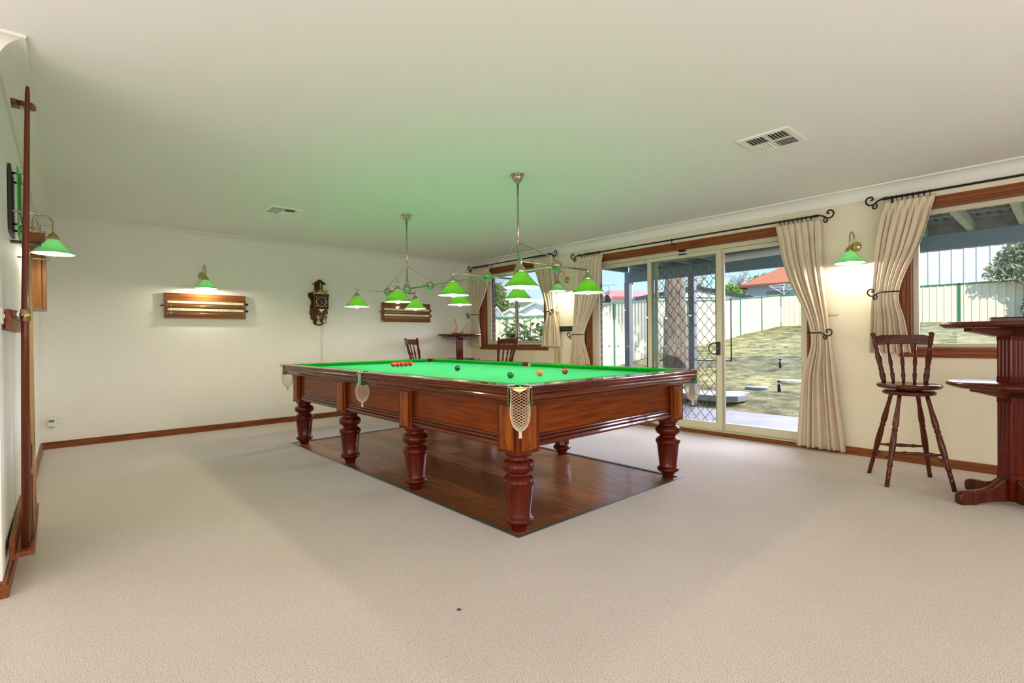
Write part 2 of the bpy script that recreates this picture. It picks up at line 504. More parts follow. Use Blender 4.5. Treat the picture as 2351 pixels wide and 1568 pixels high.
# window wall (inner lining) with openings: window 1, sliding door, window 2
W1 = (.36, 1.84, 1.00, 2.225)
D1 = (2.70, 5.45, 0.0, 2.155)
W2 = (6.245, 8.55, .99, 2.195)
def wall_with_openings(name, m, y0, y1, ops, xa, xb, zt, z0=0.0):
    mb = MB()
    x = xa
    for (a, b, lo, hi) in ops:
        mb.box(x, a, y0, y1, z0, zt)
        if lo > z0: mb.box(a, b, y0, y1, z0, lo)
        mb.box(a, b, y0, y1, hi, zt)
        x = b
    mb.box(x, xb, y0, y1, z0, zt)
    return struct(mb.build(name, m))
wall_with_openings('wall_right', M_WALLW, 0.0, .13, (W1, D1, W2), 0.0, XR, H)
g = .035
wall_with_openings('wall_exterior', M_BRICK, .14, .25, ((W1[0]+g, W1[1]-g, W1[2]-.03, W1[3]+.02), (D1[0]+g, D1[1]-g, D1[2]-.1, D1[3]+.02), (W2[0]+g, W2[1]-g, W2[2]-.03, W2[3]+.02)), -.2, XR + .2, H + .2, -.25)
# back wall, left wall, return, and the unseen end of the room
struct(box('wall_back', M_WALL, (-.14, 0.0, -5.75, .13, 0, H)))
mb = MB().prism([(-.14, yl(0)), (XE, yl(XE)), (XE, yl(XE) - .14), (-.14, yl(0) - .2)], 0, H, 'z')
struct(mb.build('wall_left', M_WALLL))
struct(box('wall_return', M_WALLL, (XE - .14, XE, YB, yl(XE) - .13, 0, H)))
struct(box('wall_front', M_WALL, (XR, XR + .14, YB, .13, 0, H)))
struct(box('wall_side', M_WALL, (XE - .14, XR + .14, YB - .14, YB, 0, H)))

# cove cornices
def cove(n=10):
    pts = [(0, -CV - .004), (.012, -CV - .004), (.012, -CV)]
    for i in range(n + 1):
        a = pi / 2 * i / n
        pts.append((CV - (CV - .012) * cos(a), -CV + (CV - .012) * sin(a)))
    pts += [(CV, -.012), (CV + .004, -.012), (CV + .004, 0), (0, 0)]
    return pts
def cornice(name, m, f, s0, s1, mitre0=0, mitre1=0):
    """f(o, s) -> (x, y): o is the distance out of the wall, s runs along it; mitres add o*k to s at each end"""
    pr = cove(); n = len(pr); vs_ = []
    for (s, k) in ((s0, mitre0), (s1, mitre1)):
        for (o, z) in pr:
            x, y = f(o, s + k * o); vs_.append((x, y, H + z))
    fs = [(i, (i + 1) % n, n + (i + 1) % n, n + i) for i in range(n)] + [tuple(range(n)), tuple(range(2*n - 1, n - 1, -1))]
    mb = MB().add(vs_, fs, True)
    me = mb.build(name, m)
    md = me.modifiers.new('split', 'EDGE_SPLIT'); md.split_angle = radians(35)
    return struct(me)
cornice('trim_2', M_CORN, lambda o, s: (o, s), -5.62, 0, 1, -1)
cornice('trim_3', M_CORN, lambda o, s: (s, -o), 0, XR, 1, -1)
cornice('trim_4', M_CORN, lambda o, s: (s, yl(s) + o), 0, XE, 1, 1)
cornice('trim_5', M_CORN, lambda o, s: (XE + o, s), yl(XE), YB, 1, 1)

# skirting boards
def skirt(name, m, f, s0, s1, h=.072, t=.02):
    pr = [(0, 0), (t, 0), (t, h * .42), (t * .8, h * .45), (t * .8, h * .50), (t, h * .53), (t, h * .76), (t * .55, h * .80), (t * .6, h * .9), (t * .3, h), (0, h)]
    n = len(pr); vs_ = []
    for s in (s0, s1):
        for (o, z) in pr:
            x, y = f(o, s); vs_.append((x, y, z))
    fs = [(i, (i + 1) % n, n + (i + 1) % n, n + i) for i in range(n)] + [tuple(range(n)), tuple(range(2*n - 1, n - 1, -1))]
    return struct(MB().add(vs_, fs).build(name, m))
skirt('baseboard_back', M_TRIMY, lambda o, s: (o, s), -5.62, 0)
skirt('baseboard_right', M_TRIMX, lambda o, s: (s, -o), 0, D1[0] - .07)
skirt('baseboard_window', M_TRIMX, lambda o, s: (s, -o), D1[1] + .07, XR)
skirt('baseboard_left', M_TRIMX, lambda o, s: (s, yl(s) + o), 0, XE + .02)
skirt('baseboard_return', M_TRIMY, lambda o, s: (XE + o, s), yl(XE), YB)
struct(box('trim_6', M_TRIMX, (D1[0] - .07, D1[1] + .07, -.024, 0.0, 0, .03)))

# architraves: moulded section swept round an opening
def architrave(name, op, parts='LTRB', w=.075):
    xa, xb, za, zb = op
    pr = [(0, 0), (0, .016), (.012, .020), (.020, .014), (.026, .018), (.048, .020), (.054, .013), (w, .010), (w, 0)]  # (outward from the opening, depth)
    def piece(a, b, ax):
        vs_ = []
        for e_ in (0, 1):
            for (o, dp) in pr:
                if ax == 'L': vs_.append((xa - o, -dp, (za - o) if e_ == 0 else (zb + o)))
                if ax == 'R': vs_.append((xb + o, -dp, (za - o) if e_ == 0 else (zb + o)))
                if ax == 'T': vs_.append(((xa - o) if e_ == 0 else (xb + o), -dp, zb + o))
                if ax == 'B': vs_.append(((xa - o) if e_ == 0 else (xb + o), -dp, za - o))
        n = len(pr)
        if 'B' not in parts and ax in 'LR':
            for i in range(n): v = vs_[i]; vs_[i] = (v[0], v[1], za)
        return vs_, [(i, (i + 1) % n, n + (i + 1) % n, n + i) for i in range(n)] + [tuple(range(n)), tuple(range(2*n-1, n-1, -1))]
    return piece
def window_joinery(name, op, parts, root):
    xa, xb, za, zb = op
    pc = architrave(name, op, parts)
    for ax in parts:
        v_, f_ = pc(0, 1, ax)
        MB().add(v_, f_).build('architrave', M_TRIMX if ax in 'TB' else M_TRIMZ, root)
    t = .012
    mb = MB().box(xa, xa + t, 0, .085, za, zb).box(xb - t, xb, 0, .085, za, zb)
    mb.build('reveal', M_TRIMZ, root)
    mb = MB().box(xa + t, xb - t, 0, .085, zb - t, zb)
    if 'B' in parts: mb.box(xa + t, xb - t, -.006, .085, za, za + t)
    mb.build('reveal', M_TRIMX, root)

def alu_frame(mb, xa, xb, za, zb, w, y0, y1, wb=None):
    wb = w if wb is None else wb
    mb.box(xa, xa + w, y0, y1, za, zb).box(xb - w, xb, y0, y1, za, zb)
    mb.box(xa + w, xb - w, y0, y1, zb - w, zb).box(xa + w, xb - w, y0, y1, za, za + wb)
    return mb

# window 1: two sliding sashes
w1 = empty('window_1', (0, 0, 0)); struct(w1)
window_joinery('w1', W1, 'LTRB', w1)
xa, xb, za, zb = W1[0] + .012, W1[1] - .012, W1[2] + .012, W1[3] - .012
alu_frame(MB(), xa, xb, za, zb, .030, .085, .14).build('frame', M_ALU, w1, .002)
xm = (xa + xb) / 2
s_ = alu_frame(MB(), xa + .03, xm + .02, za + .03, zb - .03, .032, .118, .136).build('sash', M_ALU, w1, .001)
MB().box(xa + .06, xm - .01, .125, .129, za + .06, zb - .06).build('pane', M_GLASS, s_)
s_ = alu_frame(MB(), xm - .02, xb - .03, za + .03, zb - .03, .032, .095, .113).build('sash', M_ALUG, w1, .001)
MB().box(xm + .01, xb - .06, .102, .106, za + .06, zb - .06).build('pane', M_GLASS, s_)

# window 2: large fixed pane and a second one further right
w2 = empty('window_2', (0, 0, 0)); struct(w2)
window_joinery('w2', W2, 'LTRB', w2)
xa, xb, za, zb = W2[0] + .012, W2[1] - .012, W2[2] + .012, W2[3] - .012
alu_frame(MB(), xa, xb, za, zb, .040, .085, .14, .032).build('frame', M_ALU, w2, .002)
MB().box(7.38, 7.42, .09, .135, za + .032, zb - .04).build('mullion', M_ALU, w2)
MB().box(xa + .038, 7.385, .110, .114, za + .03, zb - .038).build('pane', M_GLASS, w2)
MB().box(7.415, xb - .038, .110, .114, za + .03, zb - .038).build('pane', M_GLASS, w2)

# sliding door with three panels, the middle one behind a diamond lattice
dr = empty('door_1', (0, 0, 0)); struct(dr)
window_joinery('d1', (D1[0], D1[1], 0.0, D1[3]), 'LTR', dr)
xa, xb, zb = D1[0] + .012, D1[1] - .012, D1[3] - .012
mb = MB().box(xa, xa + .035, .055, .14, 0, zb).box(xb - .035, xb, .055, .14, 0, zb).box(xa + .035, xb - .035, .055, .14, zb - .045, zb).box(xa, xb, .03, .14, -.02, .045)
mb.build('frame', M_ALU, dr, .002)
MB().box(xa, xb, .018, .03, 0.0, .035).build('sill_track', M_TRIMX, dr)
P1, P2 = 3.617, 4.533
zt, zl = zb - .047, .047
def panel(xa_, xb_, y0, y1, wl=.05, wr=.05, m=M_ALU):
    mb = MB().box(xa_, xa_ + wl, y0, y1, zl, zt).box(xb_ - wr, xb_, y0, y1, zl, zt)
    mb.box(xa_ + wl, xb_ - wr, y0, y1, zt - .045, zt).box(xa_ + wl, xb_ - wr, y0, y1, zl, zl + .085)
    p_ = mb.build('door_panel', m, dr, .0015)
    MB().box(xa_ + wl - .004, xb_ - wr + .004, (y0 + y1) / 2 - .003, (y0 + y1) / 2 + .003, zl + .08, zt - .04).build('pane', M_GLASS, p_)
    return p_
pa = panel(xa + .036, P1 + .03, .100, .125, .05, .055)
pb = panel(P1 - .028, P2 + .012, .066, .092, .055, .06)
pcn = panel(P2 - .03, xb - .036, .100, .125, .06, .05)
# white dashes stuck on each pane
def stickers(p_, xs, y):
    for x in xs:
        m_ = MB().add([(x, y, .985), (x + .038, y, .985), (x + .050, y, 1.003), (x + .012, y, 1.003), (x, y + .0008, .985), (x + .038, y + .0008, .985), (x + .050, y + .0008, 1.003), (x + .012, y + .0008, 1.003)],
                      [(0,1,2,3),(7,6,5,4),(0,4,5,1),(1,5,6,2),(2,6,7,3),(3,7,4,0)])
        m_.build('sticker', M_STICK, p_)
M_STICK = mat('grey_white_sticker', (.50, .52, .52), .5)
stickers(pa, (2.93, 3.08, 3.23, 3.38), .1085)
stickers(pb, (3.80, 3.93, 4.08, 4.22), .0755)
stickers(pcn, (4.80, 4.94, 5.06, 5.18), .1085)
# security screen: frame and expanded diamond lattice
sx0, sx1, sz0, sz1 = P1 + .035, P2 - .045, zl + .01, zt - .012
mb = MB(); alu_frame(mb, sx0, sx1, sz0, sz1, .045, .128, .146)
sd = mb.build('screen_panel', M_ALUG, dr, .001)
mb = MB()
gx0, gx1, gz0, gz1 = sx0 + .04, sx1 - .04, sz0 + .04, sz1 - .04
pw, ph = .112, .135
def clip(p, q):
    t0, t1 = 0.0, 1.0
    dx, dz = q[0] - p[0], q[1] - p[1]
    for (pp, qq) in ((-dx, p[0] - gx0), (dx, gx1 - p[0]), (-dz, p[1] - gz0), (dz, gz1 - p[1])):
        if abs(pp) < 1e-12:
            if qq < 0: return None
        else:
            t = qq / pp
            if pp < 0: t0 = max(t0, t)
            else: t1 = min(t1, t)
    if t0 >= t1: return None
    return (p[0] + dx * t0, p[1] + dz * t0), (p[0] + dx * t1, p[1] + dz * t1)
for k in range(-20, 30):
    for sgn in (1, -1):
        xs_ = gx0 + k * pw
        p, q = (xs_, gz0), (xs_ + sgn * (gz1 - gz0) * pw / ph, gz1)
        c_ = clip(p, q)
        if c_:
            a_, b_ = c_
            n_ = max(2, int(round((b_[1] - a_[1]) / (ph / 6))))
            pts = []
            for i in range(n_ + 1):
                t = i / n_; z_ = a_[1] + (b_[1] - a_[1]) * t; x_ = a_[0] + (b_[0] - a_[0]) * t
                x_ += sgn * .007 * sin((z_ - gz0) / ph * 4 * pi)
                pts.append((min(max(x_, gx0), gx1), .137 + sgn * .001, z_))
            mb.tube(pts, .0036, 5, False)
mb.build('lattice', M_SCREEN, sd)
# handle and top catch
hb = MB().box(P2 - .045, P2 - .002, .048, .066, .90, 1.05).build('door_handle', M_BLACK, dr, .004)
MB().tube([(P2 - .04, .045, .92)] + [(P2 - .045 - .075 * sin(pi * i / 10), .025, .975 - .065 * cos(pi * i / 10)) for i in range(11)] + [(P2 - .04, .045, 1.03)], .007, 8).build('handle_grip', M_BLACK, hb)
MB().sphere((P2 - .02, .046, .975), .008, 10, 6).build('lock_cylinder', M_STEEL, hb)
mb = MB().box(4.03, 4.13, .05, .056, 2.085, 2.10).prism([(4.03, 2.14), (4.13, 2.14), (4.115, 2.12), (4.045, 2.12)], .045, .056, 'y')
mb.build('catch', M_BLACK, dr)

# ================================================================== CURTAINS AND RODS
def scroll(mb, x, y, z, sx, r=.0075, k=1.0):
    """wrought scroll: tube from (x) running outward in direction sx, curling into a large and a small spiral"""
    def P(a, b): return (x + sx * a * k, y, z + b * k)
    main = [P(0, 0), P(.025, -.002), P(.045, -.010), P(.062, -.022), P(.080, -.034), P(.100, -.038), P(.118, -.032), P(.131, -.018), P(.136, .000),
            P(.131, .019), P(.118, .031), P(.101, .034), P(.087, .026), P(.083, .014), P(.088, .006), P(.096, .006)]
    mb.tube(smooth_path(main, 3), r, 8)
    small = [P(.068, -.024), P(.058, -.036), P(.053, -.050), P(.056, -.064), P(.067, -.072), P(.080, -.069), P(.086, -.059), P(.082, -.050), P(.075, -.050)]
    mb.tube(smooth_path(small, 3), r * .85, 8)
    mb.sphere(P(.096, .006), r * 1.15, 8, 6); mb.sphere(P(.075, -.050), r * 1.05, 8, 6)
def smooth_path(p, n):
    out = []
    for i in range(len(p) - 1):
        p0 = Vector(p[max(i-1, 0)]); p1 = Vector(p[i]); p2 = Vector(p[i+1]); p3 = Vector(p[min(i+2, len(p)-1)])
        for j in range(n):
            t = j / n
            out.append(.5 * ((2*p1) + (-p0+p2)*t + (2*p0-5*p1+4*p2-p3)*t*t + (-p0+3*p1-3*p2+p3)*t**3))
    out.append(Vector(p[-1]))
    return out
YR = -.10
def rod(xa, xb, z, rings, brk, label, fin=(1, 1)):
    root = empty('curtain_rod', ((xa + xb) / 2, 0, z)); tag(root, label, 'curtain rod', 'black iron curtain rods')
    ox, oz = -(xa + xb) / 2, -z
    def T(mb): mb.M = Matrix.Translation((ox, 0, oz)); return mb
    T(MB()).tube([(xa, YR, z), (xb, YR, z)], .0095, 10).build('pole', M_IRON, root)
    for (x, s, on) in ((xa, -1, fin[0]), (xb, 1, fin[1])):
        if on:
            mb = T(MB()); scroll(mb, x, YR, z, s); mb.tube([(x + s * .01, YR, z), (x - s * .03, YR, z)], .0135, 10)
            mb.build('finial', M_IRON, root)
    for x in brk:
        mb = T(MB()).tube([(x, YR, z - .012), (x, YR + .004, z - .045), (x, -.012, z - .055)], .006, 6).box(x - .012, x + .012, -.012, 0.0, z - .085, z - .03)
        mb.tube([(x - .008, YR, z), (x + .008, YR, z)], .0135, 10)
        mb.build('bracket', M_IRON, root)
    for x in rings:
        jx = random.uniform(-.004, .004)
        pts = arc((x, YR, z - .004), .0165, 0, 360, 12, 'yz')
        pts = [(p[0] + jx * sin(i), p[1], p[2]) for i, p in enumerate(pts)]
        pts += [(x, YR, z - .018), (x + .004, YR, z - .038)]
        T(MB()).tube(pts, .0028, 5).build('ring', M_IRON, root)
    return root
def rr(a, b, n): return [a + (b - a) * (i + .5) / n for i in range(n)]
rod(.215, 2.06, 2.343, rr(.24, .63, 7) + rr(1.69, 2.03, 7), (1.42,), 'black iron scroll-ended rod above the small window in the corner')
rod(2.60, 5.565, 2.252, rr(2.63, 2.98, 7) + rr(5.21, 5.53, 8), (4.03,), 'long black iron scroll-ended rod above the sliding glass door')
rod(6.09, 8.75, 2.303, rr(6.12, 6.42, 8), (6.15, 7.9), 'black iron rod above the window behind the bar stool and tall bar table')

def curtain(keys, side, seed, label, npl=7, hem_flare=1.0):
    """keys: (z, x_left, x_right) from top to hem. Cloth gathered by a holdback at the third key."""
    rnd = random.Random(seed)
    nu, nv = 150, 70
    zt_, zb_ = keys[0][0], keys[-1][0]
    def interp(z):
        for i in range(len(keys) - 1):
            if z <= keys[i][0] and z >= keys[i+1][0]:
                t = (keys[i][0] - z) / (keys[i][0] - keys[i+1][0])
                def cr(j):
                    p0 = keys[max(i-1, 0)][j]; p1 = keys[i][j]; p2 = keys[i+1][j]; p3 = keys[min(i+2, len(keys)-1)][j]
                    m1 = (p2 - p0) / 2 if i > 0 else (p2 - p1); m2 = (p3 - p1) / 2 if i + 2 < len(keys) else (p2 - p1)
                    m1 = min(max(m1, -.35), .35); m2 = min(max(m2, -.35), .35)
                    return (2*t**3 - 3*t*t + 1)*p1 + (t**3 - 2*t*t + t)*m1 + (-2*t**3 + 3*t*t)*p2 + (t**3 - t*t)*m2
                return cr(1), cr(2)
        return keys[-1][1], keys[-1][2]
    zh = keys[2][0]
    ph = [rnd.uniform(0, 6.28) for _ in range(8)]
    x0c = (keys[0][1] + keys[-1][2]) / 2
    vs_ = []
    for j in range(nv + 1):
        tt = j / nv
        z = zt_ + (zb_ - zt_) * tt
        xl, xr = interp(z)
        dh = abs(z - zh)
        gather = math.exp(-(dh / .16) ** 2)
        topf = math.exp(-((zt_ - z) / .10) ** 2)
        below = max(0.0, min(1.0, (zh - z) / .4))
        for i in range(nu + 1):
            s = i / nu
            ws = s + .018 * sin(2 * pi * s * 2.3 + ph[0]) * (1 - topf)
            w1_ = sin(2 * pi * npl * ws + ph[1] + .7 * sin(tt * 3 + ph[2]))
            w2_ = sin(2 * pi * npl * 2.0 * ws + ph[3] + 1.2 * tt)
            w3_ = sin(2 * pi * npl * .43 * ws + ph[4] + tt * 2)
            pinch = abs(sin(pi * npl * s)) ** .5
            amp = .020 * (1 - .45 * gather) * (1 - topf) + .012 * below
            yy = amp * (.75 * w1_ + .30 * w2_ + .45 * w3_) + topf * .012 * (1 - 2 * pinch)
            yy += -.012 * gather
            xx = xl + (xr - xl) * s + .35 * amp * sin(2 * pi * npl * ws + ph[5]) * (xr - xl) * .8
            zz = z - (.006 * w3_ if j == nv else 0)
            vs_.append((xx, YR + .018 + yy, zz))
    fs = []
    for j in range(nv):
        for i in range(nu):
            a = j * (nu + 1) + i
            fs.append((a, a + 1, a + nu + 2, a + nu + 1))
    o = MB().add(vs_, fs, True).build('curtain', M_CURT)
    so = o.modifiers.new('thick', 'SOLIDIFY'); so.thickness = .0025
    return tag(o, label, 'curtain', 'calico curtains')
curtain([(2.318, .195, .655), (1.95, .185, .56), (1.52, .175, .345), (1.25, .14, .385), (.972, .10, .42)], -1, 1, 'short calico curtain tied back in the corner beside the small window')
curtain([(2.318, 1.665, 2.085), (1.95, 1.80, 2.11), (1.495, 1.955, 2.14), (1.25, 1.88, 2.19), (.985, 1.845, 2.225)], 1, 2, 'short calico curtain on the small window beside the leaning cues')
curtain([(2.228, 2.565, 3.00), (1.75, 2.53, 2.955), (1.157, 2.475, 2.695), (.75, 2.40, 2.775), (.03, 2.36, 2.83)], -1, 3, 'full-length calico curtain on the window-corner side of the glass door')
curtain([(2.228, 5.175, 5.585), (1.75, 5.27, 5.60), (1.135, 5.495, 5.655), (.70, 5.41, 5.70), (.03, 5.36, 5.775)], 1, 4, 'full-length calico curtain tied back between glass door and light switch')
curtain([(2.278, 6.085, 6.435), (1.95, 6.03, 6.36), (1.485, 6.00, 6.195), (1.22, 5.985, 6.235), (.955, 5.975, 6.275)], -1, 5, 'short calico curtain hanging behind the tall bar stool')

def holdback(x_in, x_out, z, label):
    s = 1 if x_out > x_in else -1
    root = empty('curtain_holdback', (x_out, 0, z)); tag(root, label, 'curtain holdback', 'black iron curtain holdbacks')
    mb = MB(); mb.M = Matrix.Translation((-x_out, 0, -z))
    y = YR - .052
    mb.tube(smooth_path([(x_in - s * .004, -.07, z + .002), (x_in - s * .012, y + .012, z + .002), (x_in, y, z), ((x_in + x_out) / 2, y - .004, z)] + [(x_out - s * .075, y, z + .002)], 5), .006, 8)
    scroll(mb, x_out - s * .075, y, z + .002, s, .0065, .85)
    mb.build('hook', M_IRON, root)
    mb = MB(); mb.M = Matrix.Translation((-x_out, 0, -z))
    mb.tube([(x_out - s * .075, y, z), (x_out - s * .075, 0, z)], .005, 6).lathe([(.0, -.006), (.02, -.006), (.02, 0), (.012, .006)], (x_out - s * .075, -.006, z), 14, (0, -1, 0))
    mb.build('wall_mount', M_IRON, root)
holdback(.335, .135, 1.525, 'black scroll holdback on the curtain in the far room corner')
holdback(1.965, 2.125, 1.498, 'black scroll holdback on the curtain above the leaning cues')
holdback(2.685, 2.468, 1.157, 'black scroll holdback beside the dark numbered cue rack')
holdback(5.50, 5.655, 1.137, 'black scroll holdback below the light switch by the glass door')
holdback(6.185, 6.015, 1.484, 'black scroll holdback beside the curtain behind the bar stool')

# ================================================================== SNOOKER TABLE
TX, TY = 3.331, -2.703
HT = .8538
TL, TW = 3.814, 1.988
BED = HT - .036
tb = empty('snooker_table', (TX, TY, 0))
tag(tb, 'full-size mahogany snooker table with green cloth and eight turned legs', 'snooker table')
LX, LX2, LY = 1.698, .5637, .8105
BS = .0865
leg_prof = [(.0, .0), (.043, .0), (.045, .004), (.046, .022), (.055, .030), (.057, .040), (.066, .042), (.078, .050), (.0845, .060), (.0845, .068), (.078, .078), (.068, .084), (.067, .090),
            (.066, .092), (.0845, .258), (.0850, .262), (.088, .268), (.0945, .277), (.0955, .288), (.090, .302), (.080, .311), (.076, .314), (.072, .320), (.064, .324), (.0615, .332), (.064, .338),
            (.076, .342), (.088, .352), (.0955, .366), (.0965, .378), (.092, .394), (.082, .406), (.068, .413), (.064, .416), (.0665, .421), (.064, .427), (.061, .431), (.063, .436), (.078, .437), (.080, .450), (.078, .456)]
def leg_proto():
    mb = MB(); mb.lathe(leg_prof, (0, 0, 0), 40)
    return mb
leg_me = None
for sy in (-1, 1):
    for lx in (-LX, -LX2, LX2, LX):
        if leg_me is None:
            lo = leg_proto().build('leg', M_LEG, tb)
            leg_me = lo.data
        else:
            lo = bpy.data.objects.new('leg', leg_me); COL.objects.link(lo); lo.parent = tb
        lo.location = (lx, sy * LY, 0)
        # square block above the turning, with a raised faceted panel on each outer face
        z0, z1 = .455, HT - .112
        mb = MB().box(-BS, BS, -BS, BS, z0, z1)
        bl = mb.build('leg_block', M_MAHZ, lo, .002)
        faces = [('y', sy)]
        if abs(lx) > 1: faces.append(('x', 1 if lx > 0 else -1))
        for (ax, s) in faces:
            w, zz0, zz1, dpt = .058, z0 + .022, z1 - .016, .016
            c = BS + .0015
            q = []
            for (a, z) in ((-w, zz0), (w, zz0), (w, zz1), (-w, zz1)): q.append((a, z, c))
            for (a, z) in ((-w, zz0), (w, zz0), (w, zz1), (-w, zz1)): q.append((a, z, c + .005))
            q += [(0, zz0 + w * 1.0, c + dpt), (0, zz1 - w * 1.0, c + dpt)]
            fs = [(0,1,5,4),(1,2,6,5),(2,3,7,6),(3,0,4,7),(4,5,8),(5,6,9,8),(6,7,9),(7,4,8,9)]
            vs_ = [((a, s * d, z) if ax == 'y' else (s * d, a, z)) for (a, z, d) in q]
            pn = MB().add(vs_, fs).build('faceted_panel', M_MAHP, lo)
# aprons between the blocks with stepped mouldings
def apron(a0, a1, c, ax, s, m):
    z0, z1 = .515, HT - .105
    pr = [(0, z0), (.004, z0), (.004, z1), (-.02, z1), (-.02, z0 - .02), (.0, z0 - .02)]
    mold = [(.004, .552), (.012, .548), (.014, .541), (.006, .536), (.006, .533), (.017, .530), (.020, .521), (.010, .515), (.010, .512), (.022, .508), (.026, .496), (.022, .488), (.012, .484), (.010, .478), (-.02, .478), (-.02, .552)]
    o1 = MB(); o2 = MB()
    def mk(pr_, mb, e=0):
        n = len(pr_); vs_ = []
        for a in (a0 - e, a1 + e):
            for (o, z) in pr_:
                vs_.append((a, s * (c + o), z) if ax == 'y' else (s * (c + o), a, z))
        mb.add(vs_, [(i, (i+1) % n, n + (i+1) % n, n + i) for i in range(n)] + [tuple(range(n)), tuple(range(2*n-1, n-1, -1))])
    mk([(-.02, z0 - .03), (.004, z0 - .03), (.004, z1), (-.02, z1)], o1)
    mk(mold, o2)
    p_ = o1.build('apron_panel', m, tb)
    o2.build('apron_moulding', M_MAHX if ax == 'y' else M_MAHY, p_)
for s in (-1, 1):
    for (a0, a1) in ((-LX + BS, -LX2 - BS), (-LX2 + BS, LX2 - BS), (LX2 + BS, LX - BS)):
        apron(a0, a1, LY + BS - .035, 'y', s, M_APR_X)
    apron(-LY + BS, LY - BS, LX + BS - .035, 'x', s, M_APR_Y)

# wooden rails and cloth cushions
rail_prof = [(-.094, 0), (-.006, 0), (0, -.003), (.001, -.010), (-.004, -.014), (-.010, -.016), (-.013, -.022), (-.013, -.027), (-.008, -.030), (-.004, -.036), (-.005, -.042), (-.012, -.046), (-.013, -.050),
             (-.006, -.052), (-.004, -.058), (-.007, -.066), (-.016, -.078), (-.030, -.088), (-.042, -.093), (-.046, -.096), (-.046, -.101), (-.052, -.105), (-.110, -.105), (-.110, -.03), (-.094, -.03)]
def sweep(pr, a0, a1, c, ax, s, m, name, par, k0=0, k1=0):
    n = len(pr); vs_ = []
    for (a, k) in ((a0, k0), (a1, k1)):
        for (o, z) in pr:
            aa = a + k * (-o)
            vs_.append((aa, s * (c + o), HT + z) if ax == 'y' else (s * (c + o), aa, HT + z))
    return MB().add(vs_, [(i, (i+1) % n, n + (i+1) % n, n + i) for i in range(n)] + [tuple(range(n)), tuple(range(2*n-1, n-1, -1))]).build(name, m, par)
CC = .098   # how far a rail stops short of the corner
MC = .052
cush = [(-.092, -.002), (-.094, -.032), (-.118, -.036), (-.138, -.014), (-.143, -.006), (-.141, -.001), (-.134, .0), (-.10, .0)]
for s in (-1, 1):
    for (a0, a1, k0, k1) in ((-TL/2 + CC, -MC, 1, 0), (MC, TL/2 - CC, 0, -1)):
        r_o = sweep(rail_prof, a0, a1, TW/2, 'y', s, M_MAHX, 'rail', tb)
        sweep(cush, a0 + (.0 if k0 == 0 else .02), a1 - (0 if k1 == 0 else .02), TW/2, 'y', s, M_CUSH, 'cushion', r_o, .55 if k0 else .35, -.35 if k0 else -.55)
    r_o = sweep(rail_prof, -TW/2 + CC, TW/2 - CC, TL/2, 'x', s, M_MAHY, 'rail', tb)
    sweep(cush, -TW/2 + CC + .02, TW/2 - CC - .02, TL/2, 'x', s, M_CUSH, 'cushion', r_o, .55, -.55)
# slate bed with cloth, bitten away at the six pockets
def notch_outline(hx, hy, rc, rm):
    pts = []
    def arc2(cx, cy, r, a0, a1, n=10):
        for i in range(n + 1):
            a = radians(a0 + (a1 - a0) * i / n); pts.append((cx + r * cos(a), cy + r * sin(a)))
    # counter-clockwise from the corner (+x,-y)
    for (cx, cy, a0, a1) in ((hx, -hy, 180, 90), ):
        arc2(cx, cy, rc, a0, a1)
    for (cx, cy, a0, a1) in ((hx, hy, 270, 180), ):
        arc2(cx, cy, rc, a0, a1)
    arc2(0, hy, rm, 0, -180)
    arc2(-hx, hy, rc, 0, -90)
    arc2(-hx, -hy, rc, 90, 0)
    arc2(0, -hy, rm, 180, 0)
    return pts
hx, hy = TL/2 - .098, TW/2 - .098
po = notch_outline(hx, hy, .062, .052)
mb = MB().prism(po, BED - .045, BED, 'z')
bed = mb.build('bed_cloth', M_BAIZE, tb)
